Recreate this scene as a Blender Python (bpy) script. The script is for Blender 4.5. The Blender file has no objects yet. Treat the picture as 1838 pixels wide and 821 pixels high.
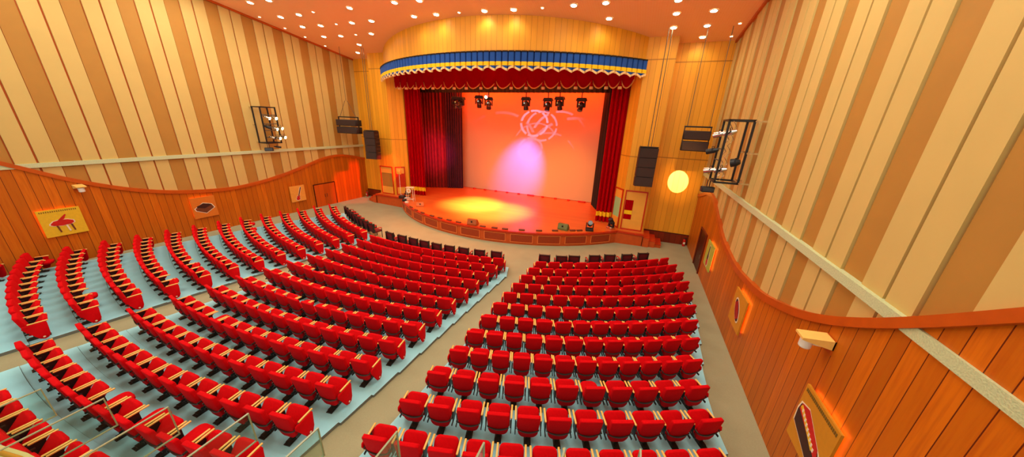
import bpy, bmesh, math, random
from mathutils import Vector, Matrix, noise
random.seed(7)
sc = bpy.context.scene
COL = sc.collection
PI = math.pi
R = math.radians

# ------------------------------------------------------------------ measures (metres)
CAM_Z = 6.2461
XL, XR, YS = -21.08, 3.5, 19.2          # side walls, wall beside the stage
YB = -3.0                               # how far back the room is modelled
FC = (-9.45, 26.85)                     # centre of the curved seat rows
ZST = 0.57                              # stage deck
def zc(y): return 10.347 + .1402 * (19.011 - y)          # sloping ceiling
def gz(x, y):                                            # gently raked floor
    r = math.hypot(x - FC[0], y - FC[1])
    return .02 * (r - 18) - .06 if r > 16 else -.10 - .02 * (16 - r)
def rad(r, a): return (FC[0] + r * math.sin(R(a)), FC[1] - r * math.cos(R(a)))

# ------------------------------------------------------------------ node helpers
def mat(name):
    m = bpy.data.materials.new(name); m.use_nodes = True
    nt = m.node_tree; b = nt.nodes['Principled BSDF']
    return m, nt, b
def N(nt, t, **kw):
    n = nt.nodes.new(t)
    for k, v in kw.items():
        if k[0] == 'i' and k[1:].isdigit(): n.inputs[int(k[1:])].default_value = v
        else: setattr(n, k, v)
    return n
def M_(nt, op, a, b=None, c=None):
    n = nt.nodes.new('ShaderNodeMath'); n.operation = op
    for i, v in enumerate((a, b, c)):
        if v is None: continue
        if isinstance(v, (int, float)): n.inputs[i].default_value = v
        else: nt.links.new(v, n.inputs[i])
    return n.outputs[0]
def mixc(nt, f, a, b):
    n = nt.nodes.new('ShaderNodeMix'); n.data_type = 'RGBA'
    for i, v in ((0, f), (6, a), (7, b)):
        if isinstance(v, (int, float)): n.inputs[i].default_value = v
        elif isinstance(v, tuple): n.inputs[i].default_value = (*v, 1)
        else: nt.links.new(v, n.inputs[i])
    return n.outputs[2]
def srgb(r, g, b):
    f = lambda c: (c / 255 / 12.92) if c / 255 <= .04045 else ((c / 255 + .055) / 1.055) ** 2.4
    return (f(r), f(g), f(b))
def plain(name, rgb, rough=.6, metal=0, var=0.0, scale=6, bump=0, emit=None, es=0, spec=None):
    m, nt, b = mat(name)
    b.inputs['Roughness'].default_value = rough; b.inputs['Metallic'].default_value = metal
    if spec is not None: b.inputs['Specular IOR Level'].default_value = spec
    tc = N(nt, 'ShaderNodeTexCoord'); ns = N(nt, 'ShaderNodeTexNoise'); ns.inputs['Scale'].default_value = scale
    ns.inputs['Detail'].default_value = 3
    nt.links.new(tc.outputs['Object'], ns.inputs['Vector'])
    lo = tuple(c * (1 - var) for c in rgb); hi = tuple(min(1, c * (1 + var)) for c in rgb)
    nt.links.new(mixc(nt, ns.outputs[0], lo, hi), b.inputs['Base Color'])
    if bump:
        bp = N(nt, 'ShaderNodeBump'); bp.inputs['Strength'].default_value = bump; bp.inputs['Distance'].default_value = .02
        nt.links.new(ns.outputs[0], bp.inputs['Height']); nt.links.new(bp.outputs[0], b.inputs['Normal'])
    if emit: b.inputs['Emission Color'].default_value = (*emit, 1); b.inputs['Emission Strength'].default_value = es
    return m
def boards(name, base, dark, w, groove=.03, var=.25, grain=.25, rough=.45, vseam=None, spec=.35):
    """vertical boards laid out along UV.x in metres, grain running along UV.y"""
    m, nt, b = mat(name); b.inputs['Roughness'].default_value = rough
    b.inputs['Specular IOR Level'].default_value = spec
    uv = N(nt, 'ShaderNodeUVMap'); sx = N(nt, 'ShaderNodeSeparateXYZ'); nt.links.new(uv.outputs[0], sx.inputs[0])
    q = M_(nt, 'DIVIDE', sx.outputs[0], w); fl = M_(nt, 'FLOOR', q); fr = M_(nt, 'FRACT', q)
    wn = N(nt, 'ShaderNodeTexWhiteNoise'); wn.noise_dimensions = '1D'; nt.links.new(fl, wn.inputs['W'])
    cb = N(nt, 'ShaderNodeCombineXYZ')
    nt.links.new(M_(nt, 'MULTIPLY', sx.outputs[0], 22.), cb.inputs[0])
    nt.links.new(M_(nt, 'MULTIPLY', sx.outputs[1], 1.3), cb.inputs[1])
    nt.links.new(M_(nt, 'MULTIPLY', fl, 3.7), cb.inputs[2])
    ns = N(nt, 'ShaderNodeTexNoise'); ns.inputs['Scale'].default_value = 1; ns.inputs['Detail'].default_value = 4
    nt.links.new(cb.outputs[0], ns.inputs['Vector'])
    lo = tuple(c * (1 - var) for c in base); hi = tuple(min(1, c * (1 + var * .6)) for c in base)
    c1 = mixc(nt, wn.outputs[0], lo, hi)
    dk = tuple(base[i] * (.55 if i else .75) for i in range(3))
    c2 = mixc(nt, M_(nt, 'MULTIPLY', M_(nt, 'SUBTRACT', ns.outputs[0], .42), grain * 8 * .5), c1, dk)
    g = M_(nt, 'LESS_THAN', fr, groove)
    if vseam:
        g2 = M_(nt, 'LESS_THAN', M_(nt, 'FRACT', M_(nt, 'DIVIDE', sx.outputs[1], vseam)), .012)
        g = M_(nt, 'MAXIMUM', g, M_(nt, 'MULTIPLY', g2, .6))
    nt.links.new(mixc(nt, g, c2, dark), b.inputs['Base Color'])
    bp = N(nt, 'ShaderNodeBump'); bp.inputs['Strength'].default_value = .5; bp.inputs['Distance'].default_value = .02
    nt.links.new(M_(nt, 'SUBTRACT', 1., g), bp.inputs['Height']); nt.links.new(bp.outputs[0], b.inputs['Normal'])
    return m

WHITE = plain('white_paint', (.8, .78, .7), .5)
SEATRED = plain('red_wool', srgb(208, 0, 12), .9, var=.12, scale=30, bump=.15, spec=.15)
MAROON = plain('maroon_dotted_fabric', srgb(105, 10, 22), .8, var=.5, scale=60)
BLACK = plain('black_metal', (.02, .02, .022), .4, metal=.3)
PEDESTAL = plain('dark_pedestal_metal', (.05, .045, .035), .35, metal=.5, var=.4, scale=25)
STRAPM = plain('grey_metal_strap', srgb(72, 56, 50), .5, metal=.2)
ARMWOOD = plain('pale_arm_wood', srgb(248, 198, 104), .4, var=.12, scale=12)
BLACKBOX = plain('speaker_black', (.025, .014, .012), .7, var=.3, scale=40)
GRILLE = plain('speaker_grille', (.04, .018, .014), .75, var=.6, scale=90)
CHROME = plain('chrome', (.75, .72, .66), .15, metal=1)
CABLE = plain('steel_cable', (.12, .10, .07), .5, metal=.3)
CREAM = plain('cream_panel', srgb(206, 178, 104), .7, var=.06, scale=1.5)
BROWNP = plain('brown_panel', srgb(176, 126, 48), .7, var=.1, scale=1.5)
GROOVE = plain('groove_orange', srgb(186, 84, 18), .7)
DADO = boards('dado_boards', srgb(204, 108, 8), srgb(96, 30, 0), .26, .05, .22, .5)
RAILW = plain('rail_wood', srgb(190, 82, 8), .4, var=.2, scale=4)
GOLD = boards('gold_boards', srgb(240, 166, 38), srgb(150, 84, 10), .27, .035, .10, .10, vseam=4.72)
SKIRT = boards('dark_skirting_boards', srgb(126, 40, 8), srgb(70, 16, 2), .3, .04, .2, .3)
DECKM = None
FRAMEW = plain('red_frame_wood', srgb(196, 46, 4), .35, var=.15)
FRAMEF = plain('yellow_infill_wood', srgb(240, 172, 62), .5, var=.08, scale=3)
OLIVE = plain('olive_infill_mesh', srgb(170, 120, 40), .6, var=.2, scale=25)
CURT = plain('red_velvet', srgb(172, 0, 8), .95, var=.15, scale=3, spec=.05)
BANDY = plain('yellow_cloth', srgb(250, 205, 0), .8, var=.08, scale=8)
BLUEC = plain('blue_cloth', srgb(18, 78, 165), .85, var=.12, scale=6)
FRINGE = plain('cream_fringe', srgb(246, 205, 140), .8, var=.15, scale=50)
SWAGR = plain('crimson_swag', srgb(170, 0, 10), .9, var=.12, scale=4, spec=.05)
GOLDT = plain('gold_trim', srgb(235, 160, 80), .6, var=.1, scale=30)
BLK = plain('black_drape', (.015, .008, .006), .95)
PURD = plain('dark_plum_drape', srgb(72, 22, 44), .8, var=.4, scale=4)
BRND = plain('brown_maroon_drape', srgb(128, 20, 18), .85, var=.35, scale=3)
SCRN = plain('backdrop_cloth', (.64, .42, .25), .9)
SILVER = plain('silver_strip', srgb(196, 206, 160), .55, var=.25, scale=45, bump=.4)
REDP = plain('extinguisher_red', srgb(205, 20, 10), .3)
GREYD = plain('grey_dome', srgb(200, 190, 165), .3)
LAMPE = plain('lamp_lens', (1, 1, .9), .3, emit=(1, .93, .70), es=45)
LAMPS = plain('small_lamp_lens', (1, .8, .6), .3, emit=(1, .80, .60), es=14)
PARG = plain('lit_lens_green', (.8, 1, .8), .2, emit=(.75, 1, .7), es=12)
PARW = plain('lit_lens_warm', (1, .8, .5), .2, emit=(1, .72, .35), es=12)
LEDO = plain('orange_backlight_strip', (1, .5, .1), .4, emit=(1, .30, .03), es=9)
LENSD = plain('dark_lens', (.05, .05, .06), .1)
YELP = plain('yellow_painting_ground', srgb(228, 186, 30), .7, var=.12, scale=14)
ORAP = plain('orange_painting_ground', srgb(216, 118, 20), .7, var=.1, scale=10)
AMBP = plain('amber_painting_ground', srgb(236, 160, 60), .7, var=.1, scale=10)
GRNP = plain('green_painting_ground', srgb(178, 190, 70), .7, var=.15, scale=10)
OLVP = plain('ochre_painting_ground', srgb(204, 138, 14), .7, var=.1, scale=10)
PWHITE = plain('painted_white', srgb(240, 226, 196), .6)
PRED = plain('painted_red', srgb(200, 24, 16), .5, var=.2, scale=10)
PDARK = plain('painted_dark', srgb(60, 26, 14), .5, var=.4, scale=8)
PBRWN = plain('painted_brown', srgb(112, 58, 30), .5, var=.4, scale=5)
TEXTD = plain('lettering_dark', srgb(120, 90, 20), .6)
def glass():
    m, nt, b = mat('clear_glass'); nt.nodes.remove(b)
    t = N(nt, 'ShaderNodeBsdfTransparent'); t.inputs[0].default_value = (.90, .97, .93, 1)
    g = N(nt, 'ShaderNodeBsdfGlossy'); g.inputs['Roughness'].default_value = .02
    lw = N(nt, 'ShaderNodeLayerWeight'); lw.inputs[0].default_value = .25
    mx = N(nt, 'ShaderNodeMixShader'); nt.links.new(M_(nt, 'MULTIPLY', lw.outputs[0], .35), mx.inputs[0])
    nt.links.new(t.outputs[0], mx.inputs[1]); nt.links.new(g.outputs[0], mx.inputs[2])
    nt.links.new(mx.outputs[0], nt.nodes['Material Output'].inputs[0])
    return m
GLASS = glass()
GEDGE = plain('glass_edge', srgb(160, 165, 130), .3)
def carpet(name, rgb, var):
    m, nt, b = mat(name); b.inputs['Roughness'].default_value = .95; b.inputs['Specular IOR Level'].default_value = .1
    g = N(nt, 'ShaderNodeNewGeometry'); n1 = N(nt, 'ShaderNodeTexNoise'); n1.inputs['Scale'].default_value = 1.1; n1.inputs['Detail'].default_value = 5
    n2 = N(nt, 'ShaderNodeTexNoise'); n2.inputs['Scale'].default_value = 40; n2.inputs['Detail'].default_value = 2
    nt.links.new(g.outputs['Position'], n1.inputs['Vector']); nt.links.new(g.outputs['Position'], n2.inputs['Vector'])
    lo = tuple(c * (1 - var) for c in rgb); hi = tuple(min(1, c * (1 + var)) for c in rgb)
    f = M_(nt, 'ADD', M_(nt, 'MULTIPLY', n1.outputs[0], .8), M_(nt, 'MULTIPLY', M_(nt, 'SUBTRACT', n2.outputs[0], .5), .5))
    nt.links.new(mixc(nt, f, lo, hi), b.inputs['Base Color'])
    return m
FLOORM = carpet('beige_carpet', srgb(164, 163, 130), .16)
BLUEF = carpet('pale_blue_carpet', srgb(166, 232, 252), .10)
EDGEF = plain('platform_edge', srgb(112, 118, 112), .7)
def deck_mat():
    m, nt, b = mat('stage_boards'); b.inputs['Roughness'].default_value = .32
    g = N(nt, 'ShaderNodeNewGeometry'); sx = N(nt, 'ShaderNodeSeparateXYZ'); nt.links.new(g.outputs['Position'], sx.inputs[0])
    q = M_(nt, 'DIVIDE', sx.outputs[1], .12); fl = M_(nt, 'FLOOR', q)
    wn = N(nt, 'ShaderNodeTexWhiteNoise'); wn.noise_dimensions = '1D'; nt.links.new(fl, wn.inputs['W'])
    cb = N(nt, 'ShaderNodeCombineXYZ'); nt.links.new(M_(nt, 'MULTIPLY', sx.outputs[0], 1.2), cb.inputs[0])
    nt.links.new(M_(nt, 'MULTIPLY', sx.outputs[1], 18.), cb.inputs[1])
    ns = N(nt, 'ShaderNodeTexNoise'); ns.inputs['Scale'].default_value = 1; nt.links.new(cb.outputs[0], ns.inputs['Vector'])
    c = mixc(nt, M_(nt, 'ADD', M_(nt, 'MULTIPLY', wn.outputs[0], .4), M_(nt, 'MULTIPLY', ns.outputs[0], .5)), srgb(205, 92, 32), srgb(226, 122, 50))
    nt.links.new(c, b.inputs['Base Color']); return m
DECKM = deck_mat()
APRON = plain('apron_wood', srgb(204, 84, 24), .4, var=.18, scale=5)
APRON2 = plain('apron_panel_wood', srgb(160, 54, 12), .45, var=.35, scale=22, bump=.2)
MOULD = plain('apron_moulding', srgb(238, 128, 60), .4, var=.1, scale=8)
def ceil_mat():
    m, nt, b = mat('perforated_ceiling'); b.inputs['Roughness'].default_value = .8
    g = N(nt, 'ShaderNodeNewGeometry'); sx = N(nt, 'ShaderNodeSeparateXYZ'); nt.links.new(g.outputs['Position'], sx.inputs[0])
    def line(o, w, t): return M_(nt, 'LESS_THAN', M_(nt, 'FRACT', M_(nt, 'DIVIDE', o, w)), t)
    l = M_(nt, 'MAXIMUM', line(sx.outputs[0], .6, .06), line(sx.outputs[1], .6, .06))
    p = M_(nt, 'MULTIPLY', line(sx.outputs[0], .1, .35), line(sx.outputs[1], .1, .35))
    c = mixc(nt, M_(nt, 'MULTIPLY', p, .5), srgb(255, 204, 150), srgb(250, 176, 118))
    c = mixc(nt, M_(nt, 'MULTIPLY', l, .45), c, srgb(255, 205, 160))
    nt.links.new(c, b.inputs['Base Color']); return m
CEILM = ceil_mat()

# ------------------------------------------------------------------ mesh builder
class MB:
    def __init__(s): s.v = []; s.f = []; s.m = []; s.uv = []; s.sm = []
    def add(s, vs, fs, mi=0, uvs=None, smooth=False):
        o = len(s.v); s.v += [tuple(p) for p in vs]
        for i, f in enumerate(fs):
            s.f.append([o + k for k in f]); s.m.append(mi); s.sm.append(smooth)
            s.uv.append(uvs[i] if uvs else [(0, 0)] * len(f))
        return s
    def box(s, x0, x1, y0, y1, z0, z1, mi=0, mx=None):
        P = [(x0, y0, z0), (x1, y0, z0), (x1, y1, z0), (x0, y1, z0), (x0, y0, z1), (x1, y0, z1), (x1, y1, z1), (x0, y1, z1)]
        if mx: P = [mx @ Vector(p) for p in P]
        F = [(3, 2, 1, 0), (4, 5, 6, 7), (0, 1, 5, 4), (1, 2, 6, 5), (2, 3, 7, 6), (3, 0, 4, 7)]
        return s.add(P, F, mi)
    def bm(s, b, mi=0, mx=None, smooth=True):
        vs = [(mx @ v.co) if mx else v.co.copy() for v in b.verts]
        b.verts.index_update()
        s.add(vs, [[v.index for v in f.verts] for f in b.faces], mi, None, smooth); b.free(); return s
    def rbox(s, c, d, r=.02, seg=2, mi=0, mx=None):
        b = bmesh.new(); bmesh.ops.create_cube(b, size=1)
        for v in b.verts: v.co = Vector((v.co.x * d[0], v.co.y * d[1], v.co.z * d[2]))
        bmesh.ops.bevel(b, geom=b.edges[:], offset=r, segments=seg, affect='EDGES', profile=.5)
        t = Matrix.Translation(c); return s.bm(b, mi, (mx @ t) if mx else t)
    def prism(s, pts, to3, t0, t1, mi=0, bev=0, seg=2, smooth=True):
        """outline pts (a,b) pushed from t0 to t1; to3(a,b,t) -> xyz"""
        b = bmesh.new(); n = len(pts)
        A = [b.verts.new((p[0], p[1], t0)) for p in pts]; B = [b.verts.new((p[0], p[1], t1)) for p in pts]
        b.faces.new(A[::-1]); b.faces.new(B)
        for i in range(n): b.faces.new((A[i], A[(i + 1) % n], B[(i + 1) % n], B[i]))
        if bev:
            es = [e for e in b.edges if abs(e.verts[0].co.z - e.verts[1].co.z) < 1e-6]
            bmesh.ops.bevel(b, geom=es, offset=bev, segments=seg, affect='EDGES', profile=.5)
        for v in b.verts: v.co = Vector(to3(v.co.x, v.co.y, v.co.z))
        bmesh.ops.recalc_face_normals(b, faces=b.faces)
        return s.bm(b, mi, None, smooth)
    def cyl(s, p0, p1, r, n=12, mi=0, r1=None, smooth=True, cap=True):
        p0, p1 = Vector(p0), Vector(p1); d = p1 - p0; q = d.to_track_quat('Z', 'Y'); r1 = r if r1 is None else r1
        vs = []
        for k, (pp, rr) in enumerate(((p0, r), (p1, r1))):
            for i in range(n):
                a = 2 * PI * i / n; vs.append(pp + q @ Vector((rr * math.cos(a), rr * math.sin(a), 0)))
        fs = [(i, (i + 1) % n, n + (i + 1) % n, n + i) for i in range(n)]
        s.add(vs, fs, mi, None, smooth)
        if cap: s.add(vs, [tuple(range(n))[::-1], tuple(range(n, 2 * n))], mi)
        return s
    def tube(s, pts, r, n=8, mi=0):
        for a, b in zip(pts, pts[1:]): s.cyl(a, b, r, n, mi)
        return s
    def sph(s, c, r, mi=0, sc_=(1, 1, 1), mx=None, u=16, v=10):
        b = bmesh.new(); bmesh.ops.create_uvsphere(b, u_segments=u, v_segments=v, radius=r)
        for q in b.verts: q.co = Vector((q.co.x * sc_[0], q.co.y * sc_[1], q.co.z * sc_[2]))
        t = Matrix.Translation(c); return s.bm(b, mi, t @ mx if mx else t)
    def mesh(s, name, mats):
        me = bpy.data.meshes.new(name); me.from_pydata(s.v, [], s.f)
        for m in mats: me.materials.append(m)
        ul = me.uv_layers.new(name='UVMap'); i = 0
        for p, mi, sm, uv in zip(me.polygons, s.m, s.sm, s.uv):
            p.material_index = mi; p.use_smooth = sm
            for k in range(p.loop_total): ul.data[p.loop_start + k].uv = uv[k]
        me.update(); return me
    def build(s, name, mats, parent=None, loc=None, kind=None):
        if not isinstance(mats, (list, tuple)): mats = [mats]
        o = bpy.data.objects.new(name, s.mesh(name, mats)); COL.objects.link(o)
        if parent: o.parent = parent
        if loc: o.location = loc
        if kind: o['kind'] = kind
        return o
def empty(name, loc=(0, 0, 0), rz=0):
    o = bpy.data.objects.new(name, None); COL.objects.link(o); o.location = loc; o.rotation_euler[2] = rz
    o.empty_display_size = .2; return o
def tag(o, label, cat, group=None, kind=None):
    o['label'] = label; o['category'] = cat
    if group: o['group'] = group
    if kind: o['kind'] = kind
    return o
def copy_tree(o, parent=None):
    c = o.copy(); COL.objects.link(c); c.parent = parent
    for ch in o.children: copy_tree(ch, c)
    return c
ORD = 'zeroth first second third fourth fifth sixth seventh eighth ninth tenth eleventh twelfth thirteenth fourteenth fifteenth'.split()
def lerp(tab, y):
    if y <= tab[0][0]: return tab[0][1]
    for (a, b), (c, d) in zip(tab, tab[1:]):
        if y <= c:
            t = (y - a) / (c - a); t2 = t
            return b + (d - b) * t2
    return tab[-1][1]
def smooth_tab(tab, y):
    return sum(lerp(tab, y + d) for d in (-.5, -.25, 0, .25, .5)) / 5

# ------------------------------------------------------------------ floor and seating platforms
m = MB(); nx, ny = 60, 66
X0, X1, Y0, Y1 = XL - .1, XR + .1, YB, YS + .1
vs = [(X0 + (X1 - X0) * i / nx, Y0 + (Y1 - Y0) * j / ny) for j in range(ny + 1) for i in range(nx + 1)]
vs = [(x, y, gz(x, y)) for x, y in vs]
m.add(vs, [(j * (nx + 1) + i, j * (nx + 1) + i + 1, (j + 1) * (nx + 1) + i + 1, (j + 1) * (nx + 1) + i) for j in range(ny) for i in range(nx)])
fo = m.build('floor', FLOORM, kind='structure')

LB = [(16.02, -33.11, 16.17, -11.93), (16.88, -32.4, 16.92, -11.78), (17.75, -31.63, 17.68, -11.65), (18.62, -30.82, 18.45, -11.52), (19.49, -29.99, 19.23, -11.39), (20.36, -29.16, 20.02, -11.27), (21.23, -28.34, 20.81, -11.16), (22.11, -27.55, 21.62, -11.05), (22.98, -26.8, 22.43, -10.95), (23.85, -26.12, 23.26, -10.86), (24.72, -25.52, 24.09, -10.78), (25.6, -25.01, 24.93, -10.7), (26.47, -24.62, 25.79, -10.62), (27.34, -24.36, 26.65, -10.56)]
CB = [(16.58, -6.89, 16.67, 15.96), (17.29, -6.9, 17.36, 15.13), (18.03, -6.91, 18.07, 14.37), (18.77, -6.93, 18.78, 13.68), (19.52, -6.94, 19.5, 13.05), (20.29, -6.95, 20.24, 12.46), (21.07, -6.96, 20.98, 11.91), (21.86, -6.98, 21.73, 11.38), (22.66, -6.99, 22.5, 10.87), (23.47, -7.0, 23.27, 10.36), (24.3, -7.01, 24.05, 9.83), (25.14, -7.03, 24.85, 9.29), (25.98, -7.04, 25.65, 8.72), (26.84, -7.05, 26.46, 8.11)]
RB = [(16.79, 22.27, 16.94, 41.67), (17.43, 21.18, 17.6, 40.96), (18.1, 20.18, 18.28, 39.89), (18.79, 19.28, 18.97, 38.52), (19.49, 18.45, 19.68, 36.97), (20.2, 17.69, 20.4, 35.31), (20.94, 16.98, 21.13, 33.64), (21.69, 16.31, 21.88, 32.05), (22.46, 15.67, 22.64, 30.63), (23.24, 15.04, 23.41, 29.48), (24.04, 14.42, 24.19, 28.68), (24.86, 13.79, 24.99, 27.8), (25.7, 13.14, 25.8, 27.1)]
NL = [11] + [12] * 9 + [11] * 4
NC = [13] * 14
NR = [11] + [12] * 8 + [11] * 4
def platform(rows, i, dl, dr, wall=False):
    """raised carpeted step under row i of a block"""
    a = rows[i]; prev = rows[i - 1] if i else (a[0] - .9, a[1], a[2] - .9, a[3])
    a0, a1 = a[1] - math.degrees(dl / a[0]), a[3] + math.degrees(dr / a[2])
    z1 = .02 * ((a[0] + a[2]) / 2 - 18) + .01; off = .16
    mb = MB(); n = 18; T = []; 
    for k in range(n + 1):
        t = k / n; an = a0 + (a1 - a0) * t
        ri = prev[0] + (prev[2] - prev[0]) * t + off + .006; ro = a[0] + (a[2] - a[0]) * t + off
        if i == 0: ri = ro - .95
        j = .86
        p0, p1 = a0 + j * (prev[1] - a[1]), a1 + j * (prev[3] - a[3])
        pts = [rad(ri, p0 + (p1 - p0) * t), rad(ro, an)]
        T.append(pts)
    vs = []
    for p in T:
        for z in (z1, -.35): vs += [(p[0][0], p[0][1], z), (p[1][0], p[1][1], z)]
    fs = []; ms = []
    for k in range(n):
        b = 4 * k; c = b + 4
        mb.add(vs, [(b, b + 1, c + 1, c)], 0) if False else None
        fs.append((b, b + 1, c + 1, c)); fs.append((b + 1, b + 3, c + 3, c + 1)); fs.append((b, c, c + 2, b + 2))
    mb.add(vs, fs, 0)
    mb.m = [0 if k % 3 == 0 else 1 for k in range(len(fs))]
    e = 4 * n
    mb.add(vs, [(0, 2, 3, 1), (e, e + 1, e + 3, e + 2)], 1)
    mb.build('seating_platform', [BLUEF, EDGEF], kind='structure')
for i in range(14): platform(LB, i, .32, .02)
for i in range(14): platform(CB, i, .55, .40)
for i in range(13): platform(RB, i, .55, .42)

# ------------------------------------------------------------------ side walls
DL = [(-3, 5.6), (1.5, 5.1), (2.6, 4.6), (3.29, 4.24), (3.6, 4.04), (4.1, 3.71), (4.6, 3.42), (5.1, 3.18), (6.1, 2.75), (7.35, 2.41), (8.85, 2.22), (9.9, 2.17), (11.3, 2.31), (12.8, 2.6), (14.1, 2.95), (15.5, 3.36), (16.6, 3.49), (17.7, 3.38), (19.3, 2.98)]
DR = [(-3, 6.6), (2, 6.0), (3.2, 5.35), (4, 4.73), (4.38, 4.44), (4.9, 4.05), (5.48, 3.67), (6.37, 3.17), (7.4, 2.76), (8.7, 2.39), (10.7, 2.21), (12.7, 2.42), (14.67, 3.07), (15.8, 3.5), (17, 3.45), (18.5, 3.03), (19.3, 2.85)]
def side_wall(name, X, sgn, tab, phase, trim):
    """sgn = direction into the room"""
    m = MB()
    m.box(min(X, X - sgn * .3), max(X, X - sgn * .3), YB, YS + .1, -.6, zc(YB) + .3, 0)
    w = m.build(name, [GROOVE], kind='structure')
    p = MB()
    k = int((YB - phase) / .51) - 1
    while True:
        y0 = phase + k * .51; k += 1
        if y0 + .51 < YB: continue
        if y0 > YS: break
        br = (k - 1) % 3 == 0
        g = .0 if br else .035
        a, b = max(y0 + g, YB), min(y0 + .51 - g * .6, YS)
        if b <= a: continue
        th = .025 if br else .055
        x0, x1 = sorted((X, X + sgn * th))
        P = [(x0, a, 1.0), (x1, a, 1.0), (x1, b, 1.0), (x0, b, 1.0), (x0, a, zc(a) + .05), (x1, a, zc(a) + .05), (x1, b, zc(b) + .05), (x0, b, zc(b) + .05)]
        p.add(P, [(3, 2, 1, 0), (4, 5, 6, 7), (0, 1, 5, 4), (1, 2, 6, 5), (2, 3, 7, 6), (3, 0, 4, 7)], 1 if br else 0)
    p.build('acoustic_panels', [CREAM, BROWNP], w)
    # waved timber dado
    d = MB(); n = 180; xf = X + sgn * .09
    ys = [YB + (YS - YB) * i / n for i in range(n + 1)]
    for a, b in zip(ys, ys[1:]):
        za, zb = smooth_tab(tab, a), smooth_tab(tab, b)
        P = [(xf, a, -.5), (xf, b, -.5), (xf, b, zb), (xf, a, za)]
        f = (0, 1, 2, 3) if sgn < 0 else (3, 2, 1, 0)
        uv = [(a, -.5), (b, -.5), (b, zb), (a, za)]
        d.add(P, [f], 0, [[uv[q] for q in f]])
        d.add([(X, a, za), (xf, a, za), (xf, b, zb), (X, b, zb)], [(0, 1, 2, 3)], 0)
    d.build('timber_dado', [DADO], w)
    r = MB()
    q = X + sgn * .15
    for a, b in zip(ys, ys[1:]):
        za, zb = smooth_tab(tab, a), smooth_tab(tab, b)
        P = [(X, a, za - .12), (q, a, za - .12), (q, b, zb - .12), (X, b, zb - .12), (X, a, za + .05), (q, a, za + .05), (q, b, zb + .05), (X, b, zb + .05)]
        r.add(P, [(3, 2, 1, 0), (4, 5, 6, 7), (1, 2, 6, 5)], 0)
    r.build('dado_rail', [RAILW], w)
    s = MB(); x0, x1 = sorted((X, X + sgn * .125))
    s.box(x0, x1, YB, YS, 3.97, 4.13, 0); s.build(trim, [SILVER], kind='structure')
    # ceiling cove moulding along the wall
    c = MB(); x0, x1 = sorted((X, X + sgn * .14))
    c.add([(x0, YB, zc(YB) - .1), (x1, YB, zc(YB) - .1), (x1, YS, zc(YS) - .1), (x0, YS, zc(YS) - .1), (x0, YB, zc(YB)), (x1, YB, zc(YB)), (x1, YS, zc(YS)), (x0, YS, zc(YS))],
          [(3, 2, 1, 0), (4, 5, 6, 7), (0, 1, 5, 4), (1, 2, 6, 5), (3, 0, 4, 7)], 0)
    c.build('cornice', [RAILW], w)
    return w
wl = side_wall('wall_left', XL, 1, DL, 6.06 - 1.53 * 7, 'trim_1')
wr = side_wall('wall_right', XR, -1, DR, 5.87 - 1.53 * 7, 'trim_2')

# ceiling
m = MB()
m.add([(XL - .1, YB, zc(YB)), (XR + .1, YB, zc(YB)), (XR + .1, YS + 1, zc(YS + 1)), (XL - .1, YS + 1, zc(YS + 1)),
       (XL - .1, YB, zc(YB) + .2), (XR + .1, YB, zc(YB) + .2), (XR + .1, YS + 1, zc(YS + 1) + .2), (XL - .1, YS + 1, zc(YS + 1) + .2)],
      [(0, 3, 2, 1)[::-1], (4, 5, 6, 7), (0, 1, 5, 4), (1, 2, 6, 5), (2, 3, 7, 6), (3, 0, 4, 7)], 0)
m.build('ceiling', [CEILM], kind='structure')

# ------------------------------------------------------------------ wall around the stage
def strip(mb, path, z0, z1, mi=0, flip=False):
    u = 0
    for (a, b) in zip(path, path[1:]):
        L = math.hypot(b[0] - a[0], b[1] - a[1])
        za0 = z0; ta = z1(a[1]) if callable(z1) else z1; tb = z1(b[1]) if callable(z1) else z1
        P = [(a[0], a[1], z0), (b[0], b[1], z0), (b[0], b[1], tb), (a[0], a[1], ta)]
        uv = [(u, z0), (u + L, z0), (u + L, tb), (u, ta)]
        f = (0, 1, 2, 3)
        mb.add(P, [f], mi, [[uv[q] for q in f]]); u += L
    return mb
top = lambda y: zc(y) + .05
BLX0, BLX1 = -18.65, -17.15
BRX0, BRX1 = -.45, .93
fc_, fr_ = (-8.8, 26.45), 11.7
arc = []
for k in range(41):
    a = -45.6 + 91.2 * k / 40
    arc.append((fc_[0] + fr_ * math.sin(R(a)), fc_[1] - fr_ * math.cos(R(a))))
m = MB()
strip(m, [(XL, YS), (BLX0, YS)], -.5, top); strip(m, [(BLX0, YS), (BLX0, 18.3)], -.5, top); strip(m, [(BLX0, 18.3), (BLX1, 18.3)], ZST, top)
strip(m, [(BLX1, 18.3), (BLX1 + .75, 19.1), (BLX1 + .75, 19.6)], ZST, top)
strip(m, [(BRX0 - .52, 19.6), (BRX0 - .52, 19.1), (BRX0, 18.3)], ZST, top); strip(m, [(BRX0, 18.3), (BRX1, 18.3)], ZST, top)
strip(m, [(BRX1, 18.3), (BRX1, YS)], -.5, top); strip(m, [(BRX1, YS), (XR, YS)], -.5, top)
wf = m.build('wall_front', [GOLD], kind='structure')
m = MB(); strip(m, arc, 9.42, top)
pts = [(p[0], p[1], 9.42) for p in arc]
inner = [(p[0], min(19.6, p[1] + .35), 9.42) for p in arc]
m.add(pts + inner, [(k, k + 1, 42 + k, 41 + k) for k in range(40)], 0)
m.build('curved_fascia', [GOLD], wf)
m = MB()
strip(m, [(XL + .09, YS - .03), (-18.66, YS - .03)], -.5, .47); strip(m, [(BRX1 + .01, YS - .03), (XR - .09, YS - .03)], -.5, .47)
m.box(XL + .09, -18.66, YS - .05, YS, .47, .50); m.box(BRX1 + .01, XR - .09, YS - .05, YS, .47, .50)
m.build('baseboard_front', [SKIRT], kind='structure')

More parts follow.
